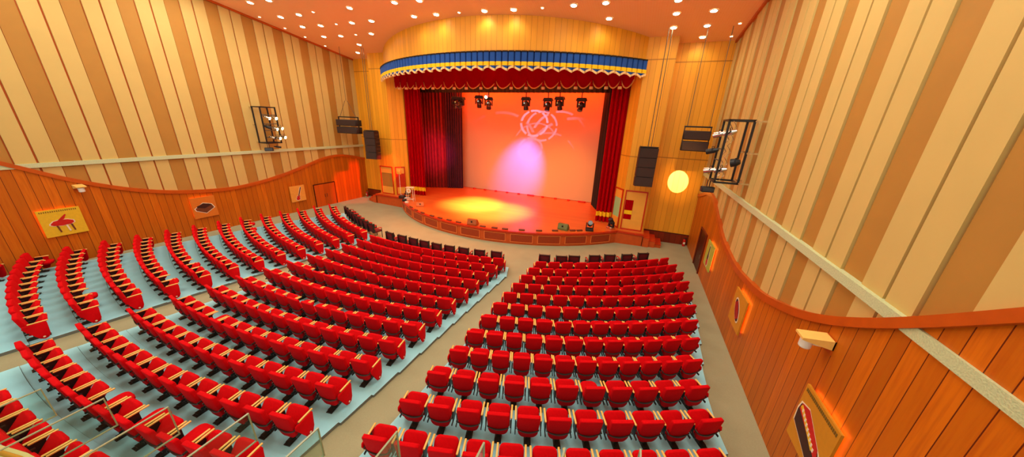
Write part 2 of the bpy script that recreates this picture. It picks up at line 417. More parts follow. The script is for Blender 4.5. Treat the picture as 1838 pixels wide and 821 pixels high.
# stage shell behind the opening
m = MB()
m.box(-19.2, 1.6, 24.9, 25.1, -.3, 10); m.box(-19.3, -19.1, 19.7, 25, -.3, 10); m.box(1.5, 1.7, 19.7, 25, -.3, 10)
m.box(-19.2, 1.6, 19.3, 25, 9.95, 10.1)
m.build('wall_stage_house', [BLK], kind='structure')

# ------------------------------------------------------------------ stage deck with curved apron
ac, ar = (-8.3, 25.4), 11.0
ap = []
for k in range(49):
    a = -45.53 + 91.06 * k / 48
    ap.append((ac[0] + ar * math.sin(R(a)), ac[1] - ar * math.cos(R(a))))
outl = [(-18.65, 17.7)] + ap + [(.95, 17.7), (.95, 24.8), (-18.65, 24.8)]
m = MB(); n = len(outl)
m.add([(x, y, ZST) for x, y in outl], [tuple(range(n))], 0)
st = m.build('floor_stage', [DECKM], kind='structure')
m = MB(); front = [(-18.65, 17.7)] + ap + [(.95, 17.7)]
front2 = [(-18.62, 17.78)] + [(ac[0] + (ar - .07) * math.sin(R(-45.4 + 90.8 * k / 48)), ac[1] - (ar - .07) * math.cos(R(-45.4 + 90.8 * k / 48))) for k in range(49)] + [(.92, 17.78)]
strip(m, front2, -.4, ZST - .05, 0); strip(m, [(.95, 17.7), (.95, 24)], -.4, ZST, 0); strip(m, [(-18.65, 19), (-18.65, 17.7)], -.4, ZST, 0)
m.build('apron_front', [APRON], st)
m = MB()   # projecting nosing
for a, b, c, d in zip(front, front[1:], front2, front2[1:]):
    P = [(a[0], a[1], ZST - .09), (b[0], b[1], ZST - .09), (d[0], d[1] + .1, ZST - .09), (c[0], c[1] + .1, ZST - .09)]
    P += [(p[0], p[1], ZST + .012) for p in P]
    m.add(P, [(3, 2, 1, 0), (4, 5, 6, 7), (0, 1, 5, 4)], 0)
m.build('stage_nosing', [FRAMEW], st)
def apt(a, r, z): return (ac[0] + r * math.sin(R(a)), ac[1] - r * math.cos(R(a)), z)
for k in range(11):
    a0 = -43.4 + 8.0 * k; a1 = a0 + 6.6; mb = MB(); q = 8
    ro = ar - .07
    for j in range(q):
        b0, b1 = a0 + (a1 - a0) * j / q, a0 + (a1 - a0) * (j + 1) / q
        mb.add([apt(b0, ro + .02, -.02), apt(b1, ro + .02, -.02), apt(b1, ro + .02, .40), apt(b0, ro + .02, .40)], [(0, 1, 2, 3)], 1)
        for z0, z1 in ((-.05, -.02), (.40, .43)):
            P = [apt(b0, ro, z0), apt(b1, ro, z0), apt(b1, ro + .04, z0), apt(b0, ro + .04, z0), apt(b0, ro, z1), apt(b1, ro, z1), apt(b1, ro + .04, z1), apt(b0, ro + .04, z1)]
            mb.add(P, [(0, 1, 2, 3), (7, 6, 5, 4), (3, 2, 6, 7)], 2)
    for b0 in (a0, a1 - .16):
        b1 = b0 + .16
        P = [apt(b0, ro, -.05), apt(b1, ro, -.05), apt(b1, ro + .04, -.05), apt(b0, ro + .04, -.05), apt(b0, ro, .43), apt(b1, ro, .43), apt(b1, ro + .04, .43), apt(b0, ro + .04, .43)]
        mb.add(P, [(3, 2, 6, 7), (0, 3, 7, 4), (2, 1, 5, 6)], 2)
    mb.build('apron_panel', [APRON, APRON2, MOULD], st)
# steps at both ends of the stage
for sx, xs, nm in ((1, .95, 'right'), (-1, -18.65, 'left')):
    m = MB(); 
    for k in range(3):
        z = ZST - .18 * (k + 1); x0, x1 = sorted((xs + sx * .33 * k, xs + sx * .33 * (k + 1)))
        m.box(x0, x1, 17.75 + .1 * k, 19.15, -.4, z, 0)
        m.box(x0 - .015, x1 + .015, 17.73 + .1 * k, 19.15, z, z + .035, 1)
    o = m.build('stage_steps', [APRON, FRAMEW], kind='structure')

# ------------------------------------------------------------------ curtains
def folds(path, z0, z1, lam, amp, nz=1, seed=0, zsub=None, flare=0):
    """pleated cloth hung along a path"""
    rnd = random.Random(seed); mb = MB()
    seg = []; L = 0
    for a, b in zip(path, path[1:]):
        l = math.hypot(b[0] - a[0], b[1] - a[1]); seg.append((L, l, a, b)); L += l
    npts = max(8, int(L / lam * 10)); ph = 0; row = []
    offs = []
    for i in range(npts + 1):
        s = L * i / npts
        for (s0, l, a, b) in seg:
            if s <= s0 + l + 1e-6: break
        t = (s - s0) / l; x, y = a[0] + (b[0] - a[0]) * t, a[1] + (b[1] - a[1]) * t
        nx_, ny_ = (b[1] - a[1]) / l, -(b[0] - a[0]) / l
        o = amp * (math.sin(2 * PI * s / lam + .8 * math.sin(s * 3.1 + seed)) + .35 * math.sin(2 * PI * s / lam * 2.3 + seed))
        row.append((x, y, nx_, ny_, o, s))
    zs = zsub or [z0, z1]
    vs = []
    for z in zs:
        k = 1 + flare * (1 - (z - z0) / max(.01, (z1 - z0)))
        for (x, y, a, b, o, s) in row: vs.append((x + a * o * k, y + b * o * k, z))
    W = npts + 1
    fs = [(j * W + i, j * W + i + 1, (j + 1) * W + i + 1, (j + 1) * W + i) for j in range(len(zs) - 1) for i in range(npts)]
    mb.add(vs, fs, 0, None, True); return mb
def house_curtain(label, path, seed):
    t = empty('stage_curtain', (path[0][0], path[0][1], ZST)); tag(t, label, 'curtain')
    inv = Matrix.Translation(-t.location)
    def part(nm, z0, z1, mt):
        mb = folds(path, z0, z1, .25, .10, seed=seed)
        mb.v = [(x - t.location.x, y - t.location.y, z - t.location.z) for x, y, z in mb.v]; return mb.build(nm, [mt], t)
    part('drape', 1.22, 9.3, CURT); part('hem_band', .93, 1.22, BANDY); part('hem', ZST + .03, .93, CURT)
house_curtain('red stage curtain with yellow hem band at the left side of the stage', [(-16.75, 19.25), (-15.9, 19.1), (-14.95, 19.2)], 1)
house_curtain('red stage curtain with yellow hem band at the right side of the stage', [(-1.95, 19.15), (-1.3, 19.1), (-.65, 19.35)], 5)
o = folds([(-17.6, 21.6), (-15.25, 22.75)], ZST + .02, 9.6, .26, .07, seed=3).build('wing_curtain', [BRND]); tag(o, 'dark maroon wing curtain left of the black one beside the backdrop', 'curtain')
o = folds([(-15.3, 22.65), (-14.0, 23.2)], ZST + .02, 9.6, .2, .07, seed=4).build('wing_curtain', [PURD]); tag(o, 'blackish plum wing curtain touching the left edge of the backdrop', 'curtain')
o = folds([(-2.75, 23.2), (-2.2, 21.8)], ZST + .02, 9.6, .25, .05, seed=6).build('wing_curtain', [BLK]); tag(o, 'black wing curtain at the right edge of the backdrop', 'curtain')
o = folds([(-17.6, 21.2), (1.2, 21.2)], 8.22, 9.9, .3, .05, seed=8).build('border_curtain', [BLK]); tag(o, 'black border curtain hanging across the stage above the backdrop', 'curtain')
m = MB(); m.box(-14.6, -2.5, 23.85, 23.9, ZST + .02, 9.2); o = m.build('backdrop', [SCRN]); tag(o, 'large plain backdrop at the rear of the stage under orange light', 'backdrop')

# blue valance on the curved fascia
vc, vr = fc_, fr_ + .14
def vpt(a, r, z): return (vc[0] + r * math.sin(R(a)), vc[1] - r * math.cos(R(a)), z)
va0, va1 = -45.3, 45.3
PA = [0, .12, .3, .5, .7, .88, 1]
PL = [0, .95, 1, 1, 1, .95, 0]
def valance(z0f, z1, name, mt, dr, parent, n=62, zoff=None):
    mb = MB(); da = (va1 - va0) / n
    for k in range(n):
        a = va0 + da * k; q = 6
        for j in range(q):
            b0, b1 = a + da * PA[j], a + da * PA[j + 1]
            r0 = vr + dr + .13 * PL[j]; r1 = vr + dr + .13 * PL[j + 1]
            za, zb = (z0f(k + j / q), z0f(k + (j + 1) / q)) if callable(z0f) else (z0f, z0f)
            ta, tb = (z1(k + j / q), z1(k + (j + 1) / q)) if callable(z1) else (z1, z1)
            P = [vpt(b0, r0, za), vpt(b1, r1, zb), vpt(b1, r1, tb), vpt(b0, r0, ta)]
            mb.add(P, [(0, 1, 2, 3)], 0, None, False)
    return mb.build(name, [mt], parent)
vt = empty('valance', (0, 0, 0)); tag(vt, 'blue pleated valance with yellow stripe and scalloped cream fringe above the stage', 'valance')
sc_ = lambda u: 8.57 + .13 * abs(math.cos(PI * u / 2 + .3)) ** 1.5
valance(lambda u: sc_(u) + .07, 9.38, 'blue_pleats', BLUEC, 0, vt)
valance(8.80, 8.97, 'yellow_stripe', BANDY, .012, vt)
valance(sc_, lambda u: sc_(u) + .10, 'fringe', FRINGE, .02, vt)
valance(9.36, 9.42, 'heading_tape', BLK, .02, vt)

# red swags behind it
SX = [-16.7, -16.2, -15.6, -14.85, -14.2, -13.4, -12.6, -11.75, -10.85, -9.8, -8.8, -7.75, -6.8, -5.75, -4.8, -3.85, -3.0, -2.2, -1.5, -.85]
sw = empty('swag_pelmet', (0, 0, 0)); tag(sw, 'crimson swagged pelmet with gold edging and tassels below the blue valance', 'pelmet')
YSW = 18.62
for k, (a, b) in enumerate(zip(SX, SX[1:])):
    mb = MB(); nu, nv = 12, 8; w = b - a
    def P(u, v):
        sag = math.sin(PI * u) ** .8 * .42
        zb = 8.62 - sag; z = 9.45 + (zb - 9.45) * v
        y = YSW - .16 * math.sin(PI * u) * (v ** 1.5) - .03 * math.sin(v * 26 + 2 * math.sin(PI * u)) * math.sin(PI * u)
        return (a + w * u, y, z)
    mb.add([P(i / nu, j / nv) for j in range(nv + 1) for i in range(nu + 1)], [(j * (nu + 1) + i, j * (nu + 1) + i + 1, (j + 1) * (nu + 1) + i + 1, (j + 1) * (nu + 1) + i) for j in range(nv) for i in range(nu)], 0, None, True)
    s_ = mb.build('swag', [SWAGR], sw)
    tr = MB(); tr.tube([P(i / nu, 1) for i in range(nu + 1)], .035, 6); tr.build('gold_edging', [GOLDT], s_)
    if k:
        ts = MB(); ts.cyl((a, YSW - .1, 8.66), (a, YSW - .1, 8.28), .03, 8, 0, .10); tt = ts.build('tassel', [SWAGR], sw)
        tf = MB(); tf.cyl((a, YSW - .1, 8.28), (a, YSW - .1, 8.16), .10, 8, 0, .11); tf.build('tassel_fringe', [FRINGE], tt)

# ------------------------------------------------------------------ framed panels flanking the stage
def framed(label, ox, oy, rz, w, z0, z1, mids, infill):
    t = empty('framed_panel', (ox, oy, z0), rz); tag(t, label, 'panel')
    h = z1 - z0; fw = .07
    m = MB(); m.box(0, fw, -.05, 0, 0, h); m.box(w - fw, w, -.05, 0, 0, h); m.box(fw, w - fw, -.05, 0, h - fw, h); m.box(fw, w - fw, -.05, 0, 0, fw)
    m.build('frame', [FRAMEW], t)
    m = MB(); m.box(fw, w - fw, -.02, 0, fw, h * .27); m.build('lower_infill', [FRAMEF], t)
    m = MB(); m.box(fw, w - fw, -.02, 0, h * .76, h - fw); m.build('upper_infill', [FRAMEF], t)
    m = MB(); m.box(fw, w - fw, -.008, 0, h * .27, h * .76); m.build('centre_infill', [infill], t)
    return t, w, h
framed('wood framed panel with dull olive centre left of the stage curtain', -18.48, 18.29, 0, 1.22, ZST, 2.74, None, OLIVE)
ang = math.atan2(.8, .75)
framed('narrow red framed panel on the splayed return beside the left curtain', BLX1 + .06, 18.36 - .01, ang, .72, ZST, 2.74, None, FRAMEW)
tR, w_, h_ = framed('wood framed panel showing a slip of red curtain right of the stage', -.36, 18.29, 0, 1.19, ZST, 2.9, None, FRAMEF)
cs = MB(); n = 24
for z0, z1, mi in ((h_ * .27, h_ * .40, 0), (h_ * .40, h_ * .5, 1), (h_ * .5, h_ * .76, 0)):
    vs = []
    for z in (z0, z1):
        for i in range(n + 1): vs.append((.08 + .42 * i / n, -.022 - .012 * math.sin(i * 1.6), z))
    cs.add(vs, [(i, i + 1, n + 2 + i, n + 1 + i) for i in range(n)], mi, None, True)
cs.build('curtain_slip', [CURT, BANDY], tR)
ang2 = math.atan2(-.8, .52)
t2, _, h2 = framed('very narrow framed panel with pale green centre beside the right curtain', BRX0 - .50, 19.06, ang2, .88, ZST, 2.9, None, plain('pale_green_pane', srgb(160, 215, 150), .4))

# ------------------------------------------------------------------ theatre seats
def outline(w, h, rt, rb, n=4, z0=0):
    pts = []
    for cx, cz, r, a0 in ((w / 2 - rb, z0 + rb, rb, -90), (w / 2 - rt, z0 + h - rt, rt, 0), (-w / 2 + rt, z0 + h - rt, rt, 90), (-w / 2 + rb, z0 + rb, rb, 180)):
        for k in range(n + 1):
            a = R(a0 + 90 * k / n); pts.append((cx + r * math.cos(a), cz + r * math.sin(a)))
    return pts
def lean(a, b, t): return (a, t - .10 - (b - .23) * .17 + .03 * (a / .22) ** 2, b)
def chair_meshes():
    D = {}
    m = MB(); m.prism([(x * (.84 + .16 * min(1, (z - .16) / .35)), z) for x, z in outline(.45, .63, .05, .12, 4, .16)], lean, -.045, .04, 0, .016, 2); D['backrest'] = m.mesh('backrest', [SEATRED])
    m = MB()
    for k in range(8):      # curved metal strap around the shell
        a0, a1 = -.215 + .43 * k / 8, -.215 + .43 * (k + 1) / 8
        f = lambda a, z, t: lean(a, z - .125 + .06 * (a / .215) ** 2, t)
        P = [f(a0, .450, -.060), f(a1, .450, -.060), f(a1, .480, -.060), f(a0, .480, -.060), f(a0, .450, -.035), f(a1, .450, -.035), f(a1, .480, -.035), f(a0, .480, -.035)]
        m.add(P, [(0, 1, 2, 3), (7, 6, 5, 4), (0, 4, 5, 1), (3, 2, 6, 7)])
    for s in (-1, 1): m.box(s * .238 - .008, s * .238 + .008, -.17, -.02, .42, .45)
    D['strap'] = m.mesh('strap', [STRAPM])
    # folded-up seat cushion: an upright pad in front of the backrest
    up = lambda a, b, t: (a, -.03 + b * .62 - t * .78, .25 + b * .78 + t * .62)
    m = MB(); m.prism(outline(.45, .42, .09, .05, 4, 0), up, -.05, .05, 0, .03, 2); D['seat_up'] = m.mesh('seat_cushion', [SEATRED])
    dn = lambda a, b, t: (a, b - .08, t + .32 + (b) * .1)
    m = MB(); m.prism(outline(.42, .46, .14, .05, 4, 0), dn, -.055, .055, 0, .035, 2); D['seat_down'] = m.mesh('seat_cushion', [SEATRED])
    for s, k in ((-1, 'arm_l'), (1, 'arm_r')):
        m = MB(); m.rbox((s * .255, .095, .54), (.038, .32, .03), .008, 1); D[k] = m.mesh('armrest', [ARMWOOD])
        m = MB(); m.box(s * .255 - .01, s * .255 + .01, -.08, .1, .28, .53); m.box(s * .255 - .01, s * .255 + .01, -.16, .02, .26, .30); D[k + 's'] = m.mesh('arm_support', [BLACK])
    m = MB(); m.box(-.04, .04, -.08, .04, .02, .28); m.box(-.2, .2, -.08, .06, .25, .28); m.box(-.07, .07, -.20, .18, 0, .018); m.box(-.055, .055, -.16, .1, .018, .05)
    for x in (-.045, .045): m.cyl((x, -.175, .018), (x, -.175, .028), .012, 6); m.cyl((x, .155, .018), (x, .155, .028), .012, 6)
    D['pedestal'] = m.mesh('pedestal', [PEDESTAL])
    for s, k in ((-1, 'panel_l'), (1, 'panel_r')):
        pts = [(-.15, .525), (.21, .525), (.225, .48), (.20, .17), (.16, .07), (.09, .04), (.02, .07), (-.03, .17), (-.10, .32), (-.165, .45)]
        m = MB(); m.prism(pts, lambda a, b, t: (s * (.275 + t), a, b), -.018, .018, 0, .008, 1); D[k] = m.mesh('end_panel', [SEATRED])
        m = MB(); m.cyl((s * .293, .09, .11), (s * .298, .09, .11), .022, 10); D[k + 'b'] = m.mesh('row_badge', [PWHITE])
    return D
CH = chair_meshes()
CAMM = {}
# camera -----------------------------------------------------------
yaw, pitch, roll, FPX = .3768, .3343, -.0398, 545.7
Fv = Vector((-math.sin(yaw) * math.cos(pitch), math.cos(yaw) * math.cos(pitch), -math.sin(pitch)))
Rt = Vector((math.cos(yaw), math.sin(yaw), 0)); Dn = Fv.cross(Rt)
xv = math.cos(roll) * Rt + math.sin(roll) * Dn; yv = -math.sin(roll) * Rt + math.cos(roll) * Dn
cam = bpy.data.cameras.new('camera'); co = bpy.data.objects.new('camera', cam); COL.objects.link(co)
co.matrix_world = Matrix(((xv.x, -yv.x, -Fv.x, 0), (xv.y, -yv.y, -Fv.y, 0), (xv.z, -yv.z, -Fv.z, CAM_Z), (0, 0, 0, 1)))
cam.sensor_width = 36; cam.lens = 36 * FPX / 1838; cam.clip_start = .05; cam.clip_end = 200
sc.camera = co
def pix(x, y, z):
    p = Vector((x, y, z - CAM_Z)); d = p.dot(Fv)
    if d < .1: return (-9999, -9999, d)
    return (919 + FPX * p.dot(xv) / d, 410.5 + FPX * p.dot(yv) / d, d)

seats = []; PITCH = {}
BN = {'L': 'left block', 'C': 'centre block', 'R': 'right block'}
LB = [(r0, max(a0, -math.degrees(math.asin(11.1 / r0))), r1, a1) for r0, a0, r1, a1 in LB]
for blk, rows, cnt in (('L', LB, NL), ('C', CB, NC), ('R', RB, NR)):
    for i, (ra, aa, rb_, ab) in enumerate(rows):
        n = cnt[i]
        if blk == 'L': ab = ab - math.degrees(.27 / rb_); rb_ += .12
        vis = []; PITCH[blk, i] = (rad((ra + rb_) / 2 - .3, aa), rad((ra + rb_) / 2 - .3, aa + (ab - aa) / (n - 1)))
        for k in range(n):
            t = k / (n - 1); r = ra + (rb_ - ra) * t - (.17 if blk != 'L' else .12); a = aa + (ab - aa) * t
            x, y = rad(r, a); z = .02 * (((rows[i][0] + rows[i][2]) / 2) - 18) + .01
            px, py, d = pix(x, y, z + .55); px2, py2, _ = pix(x, y, z + .1); px3, py3, _ = pix(x, y, z + .8)
            if max(px, px2, px3) < -12 or min(px, px2, px3) > 1850 or min(py, py2, py3) > 828: continue
            vis.append([blk, i, k, n, x, y, z, a, d])
        for j, v in enumerate(vis): seats.append(v + [j + 1, len(vis) == n or vis[0][2] == 0])
seats.sort(key=lambda s: s[8])
rnd = random.Random(11)
near, far = seats[:300], seats[300:]
for s in near:
    blk, i, k, n, x, y, z, a, d, j, full = s
    opn = rnd.random() < (.05 if blk == 'C' else .08)
    t = empty('theatre_seat', (x, y, z), R(a))
    px_ = math.hypot(*[p - q for p, q in zip(PITCH[blk, i][0], PITCH[blk, i][1])]); t.scale[0] = min(1, px_ / .556)
    side = 'from the left' if full else 'from the photo\'s left edge'
    tag(t, f"{'open ' if opn else ''}red theatre seat, {BN[blk]}, {ORD[i + 1]} row from the stage, {ORD[j]} {side}", 'seat', 'red theatre seats in curved rows')
    def part(name, key, par=t):
        o = bpy.data.objects.new(name, CH[key]); COL.objects.link(o); o.parent = par; return o
    part('backrest', 'backrest'); part('strap', 'strap'); part('seat_cushion', 'seat_down' if opn else 'seat_up'); part('pedestal', 'pedestal')
    for q in ('arm_l', 'arm_r'):
        ar_ = part('armrest', q); part('arm_support', q + 's', ar_)
    if k == 0: e = part('end_panel', 'panel_l'); part('row_badge', 'panel_lb', e)
    if k == n - 1: e = part('end_panel', 'panel_r'); part('row_badge', 'panel_rb', e)
# the seats that show smallest, all in one object
fm = {}
big = MB(); mats = [SEATRED, STRAPM, ARMWOOD, BLACK, PEDESTAL, PWHITE]
mi_of = {m_.name: i for i, m_ in enumerate(mats)}
for s in far:
    blk, i, k, n, x, y, z, a, d, j, full = s
    M = Matrix.Translation((x, y, z)) @ Matrix.Rotation(R(a), 4, 'Z')
    keys = ['backrest', 'strap', 'seat_down' if rnd.random() < .06 else 'seat_up', 'pedestal', 'arm_l', 'arm_r', 'arm_ls', 'arm_rs']
    if k == 0: keys += ['panel_l', 'panel_lb']
    if k == n - 1: keys += ['panel_r', 'panel_rb']
    for key in keys:
        me = CH[key]; big.add([M @ v.co for v in me.vertices], [list(p.vertices) for p in me.polygons], mi_of[me.materials[0].name], None, key[0] in 'bs' and key != 'strap')
if far:
    o = big.build('distant_theatre_seats', mats); tag(o, 'small distant red theatre seats filling the rows nearest the stage', 'seats', kind='stuff')

# ------------------------------------------------------------------ maroon armchairs in front of the first row
def armchair():
    t = empty('armchair')
    m = MB(); m.prism(outline(.50, .50, .04, .03, 2, .42), lambda a, b, q: (a, q - .2 - (b - .42) * .18, b), -.03, .03, 0, .01, 1); m.build('backrest', [MAROON], t)
    m = MB(); 
    for s in (-1, 1): m.box(s * .255 - .02, s * .255 + .02, -.34, -.2, .40, .95)
    m.box(-.275, .275, -.35, -.27, .91, .95); m.build('back_frame', [BLACK], t)
    m = MB(); m.rbox((0, .06, .42), (.48, .50, .11), .03, 2); m.build('seat', [MAROON], t)
    for s in (-1, 1):
        m = MB(); m.tube([(s * .27, -.24, .64), (s * .27, .1, .66), (s * .27, .27, .60)], .025, 8); m.build('armrest', [PRED], t)
        for yy in (-.22, .26):
            m = MB(); m.cyl((s * .26, yy, 0), (s * .26, yy, .62 if yy > 0 else .42), .02, 8); m.build('leg', [BLACK], t)
    return t
ac0 = armchair(); first = True
def put(o0, label, group, loc, rz):
    global first
    o = o0 if first else copy_tree(o0); first = False
    o.location = loc; o.rotation_euler[2] = rz; o.scale = (.9, .9, .95); o['label'] = label; o['category'] = 'chair'; o['group'] = group
    return o
lst = []
Rb = [(16.12, 23.13), (16.21, 25.71), (16.18, 27.83), (16.18, 31.11), (16.18, 33.8), (16.25, 36.67), (16.27, 39.77)]
Cb = [(15.83, -5.79), (15.82, -2.81), (15.85, -.1), (15.9, 2.3), (15.95, 4.9), (15.98, 7.3), (16.0, 9.9), (16.04, 12.6), (16.05, 15.43)]
Lb = [(15.3 + .25 * (k / 7) ** 1.5, -28.6 + 15.6 * k / 7) for k in range(8)]
for nm, l in (('in front of the left block', Lb), ('in front of the centre block', Cb), ('in front of the right block', Rb)):
    for k, (r, a) in enumerate(l):
        x, y = rad(r - .25, a)
        put(ac0, f'maroon armchair with black back frame {nm}, {ORD[k + 1]} from the left', 'maroon armchairs before the front rows', (x, y, gz(x, y)), R(a * .75 + (2 if k % 2 else -2)))

# ------------------------------------------------------------------ ceiling lamps
LX = [(-19.05, -17.70), (-15.40, -14.02), (-11.28, -10.0), (-7.48, -6.1), (-3.47, -2.18), (.50, 1.87)]
LMP = [(-18.98, 11.55), (-17.65, 11.6), (-19.06, 13.0), (-17.63, 13.0), (-19.06, 14.16), (-17.68, 14.24), (-19.1, 15.49), (-17.78, 15.59), (-14.0, 12.98), (-15.37, 14.29), (-14.02, 14.31), (-15.42, 15.63), (-17.76, 16.89), (-19.24, 18.09), (-11.29, 13.01), (-9.99, 13.09), (-11.28, 14.31), (-9.99, 14.33), (-7.48, 14.45), (-6.11, 14.59), (-3.47, 14.72), (-2.19, 14.77), (-2.16, 16.08), (.51, 16.11), (1.85, 16.12), (.54, 17.4), (1.86, 17.41), (1.9, 18.6), (.46, 15.08)]
SML = [(-20.43, 12.76), (-20.49, 14.11), (-20.53, 15.32), (-20.61, 16.72), (-16.45, 12.93), (-16.48, 14.25), (-16.56, 15.58), (-8.75, 14.36), (-4.81, 14.67), (3.06, 17.4), (3.07, 18.67)]
def lamp_obj(rr, mt):
    t = empty('ceiling_downlight')
    m = MB(); n = 20
    vs = [(rr * f * math.cos(2 * PI * i / n), rr * f * math.sin(2 * PI * i / n), z) for f, z in ((1.35, 0), (1.35, -.02), (1.0, -.02), (1.0, 0)) for i in range(n)]
    m.add(vs, [(j * n + i, j * n + (i + 1) % n, (j + 1) * n + (i + 1) % n, (j + 1) * n + i) for j in range(3) for i in range(n)]); m.build('trim_ring', [WHITE], t)
    m = MB(); m.cyl((0, 0, -.004), (0, 0, -.016), rr, n); m.build('lens', [mt], t)
    return t
L0 = lamp_obj(.12, LAMPE); S0 = lamp_obj(.055, LAMPS)
def light(kind, name, loc, power, color, target=None, **kw):
    l = bpy.data.lights.new(name, kind); l.energy = power; l.color = color
    for k, v in kw.items(): setattr(l, k, v)
    o = bpy.data.objects.new(name, l); COL.objects.link(o); o.location = loc
    if target is not None: o.rotation_euler = (Vector(target) - Vector(loc)).to_track_quat('-Z', 'Y').to_euler()
    return o
LAMP_W = 45
tilt = math.atan(-.1402)
pairn = ['pair by left wall', 'second pair from left wall', 'third pair from left wall', 'fourth pair from left wall', 'fifth pair from left wall', 'pair by right wall']
rowsof = {}
for i, (x, y) in enumerate(LMP):
    p = min(range(6), key=lambda q: min(abs(x - LX[q][0]), abs(x - LX[q][1]))); sd = 0 if abs(x - LX[p][0]) < abs(x - LX[p][1]) else 1
    rowsof.setdefault((p, sd), []).append((y, i))
for (p, sd), l in rowsof.items():
    l.sort(reverse=True)
    for k, (y, i) in enumerate(l):
        x = LMP[i][0]; o = L0 if i == 0 else copy_tree(L0)
        o.location = (x, y, zc(y) - .002); o.rotation_euler[0] = tilt
        tag(o, f'bright downlight, {"left" if sd == 0 else "right"} line of {pairn[p]}, {ORD[k + 1]} from the stage', 'ceiling light', 'bright ceiling downlights')
        light('SPOT', 'downlight_beam', (x, y, zc(y) - .06), LAMP_W, (1, .93, .72), (x, y, 0), spot_size=R(140), spot_blend=.6, shadow_soft_size=.12)
sl = [('left wall', 'first', 0), ]
desc = {0: 'fourth from the stage beside the left wall', 1: 'third from the stage beside the left wall', 2: 'second from the stage beside the left wall', 3: 'nearest the stage beside the left wall',
        4: 'third from the stage beyond the first lamp pair', 5: 'second from the stage beyond the first lamp pair', 6: 'nearest the stage beyond the first lamp pair',
        7: 'above the left half of the curved stage fascia', 8: 'above the right half of the curved stage fascia', 9: 'by the right wall, farther from the stage', 10: 'by the right wall, nearer the stage'}
for i, (x, y) in enumerate(SML):
    o = S0 if i == 0 else copy_tree(S0); o.location = (x, y, zc(y) - .002); o.rotation_euler[0] = tilt
    tag(o, 'small dim ceiling light ' + desc[i], 'ceiling light', 'small ceiling lights')

# ------------------------------------------------------------------ loudspeakers
def cable_to_ceiling(mb, x, y, z, ox, oy, r=.02):
    """from local point up to the ceiling (world offset ox, oy)"""
    mb.cyl((x, y, z), (x, y, zc(oy + y) - 0 - OZ), r, 6)
for side, cx, cy, rz, lab in ((0, -18.05, 17.35, R(10), 'hanging black column loudspeaker of four cabinets left of the stage'), (1, .42, 17.45, R(8), 'hanging black column loudspeaker of four cabinets right of the stage')):
    zt, zb = 5.32, 3.33; OZ = zb
    t = empty('line_array_speaker', (cx, cy, zb), rz); tag(t, lab, 'loudspeaker')
    hh = (zt - zb) / 4; w = .86; dep = .55
    for k in range(4):
        m = MB(); mx = Matrix.Translation((0, .04 * k * (3 - k) * .3, hh * (k + .5))) @ Matrix.Rotation(R((k - 2.2) * 2.2), 4, 'X')
        m.box(-w / 2, w / 2, -dep / 2, dep / 2, -hh / 2 + .012, hh / 2 - .012, 0, mx)
        c = m.build('speaker_cabinet', [BLACKBOX], t)
        g = MB(); g.box(-w / 2 + .03, w / 2 - .03, -dep / 2 - .012, -dep / 2, -hh / 2 + .03, hh / 2 - .03, 0, mx); g.build('grille', [GRILLE], c)
        g = MB(); g.box(w / 2 - .0, w / 2 + .012, -.2, .2, -.04, .04, 0, mx); g.build('side_handle', [STRAPM], c)
    m = MB(); m.box(-w / 2, w / 2, -.2, .2, zt - zb + .005, zt - zb + .05)
    m.build('rigging_frame', [BLACK], t)
    m = MB(); y_ = cy
    for x in (-.05, .1): m.cyl((x, 0, zt - zb + .05), (x, 0, zc(cy) - zb), .016, 6)
    m.build('suspension_cable', [CABLE], t)
for side, cx, cy, rz, w, lab in ((0, -19.7, 17.0, R(4), 1.75, 'two wide black loudspeaker boxes hung by the left wall'), (1, 2.42, 17.6, R(0), 1.12, 'two wide black loudspeaker boxes hung near the right wall')):
    zb = 5.08 if side == 0 else 5.28; t = empty('hanging_speaker_pair', (cx, cy, zb), rz); tag(t, lab, 'loudspeaker')
    for k, (a, b) in enumerate(((0, .45), (.52, .94))):
        m = MB(); m.rbox((0, 0, (a + b) / 2), (w, .6, b - a), .02, 1); c = m.build('speaker_cabinet', [BLACKBOX], t)
        g = MB(); g.box(-w / 2 + .04, w / 2 - .04, -.315, -.3, a + .04, b - .04); g.build('grille', [GRILLE], c)
    m = MB(); m.cyl((-w / 2 - .03, 0, 1.12), (w / 2 + .03, 0, 1.12), .035, 8)
    for s in (-1, 1): m.box(s * w / 2 - .02, s * w / 2 + .02, -.04, .04, 0, 1.12)
    m.build('rigging_frame', [BLACK], t)
    m = MB()
    for s in (-1, 1): m.cyl((s * w * .42, 0, 1.12), (s * w * .42 if side else s * .1, 0, zc(cy) - zb if side else 2.2), .014, 6)
    if not side: m.cyl((0, 0, 2.2), (0, 0, zc(cy) - zb), .014, 6)
    m.build('suspension_cable', [CABLE], t)

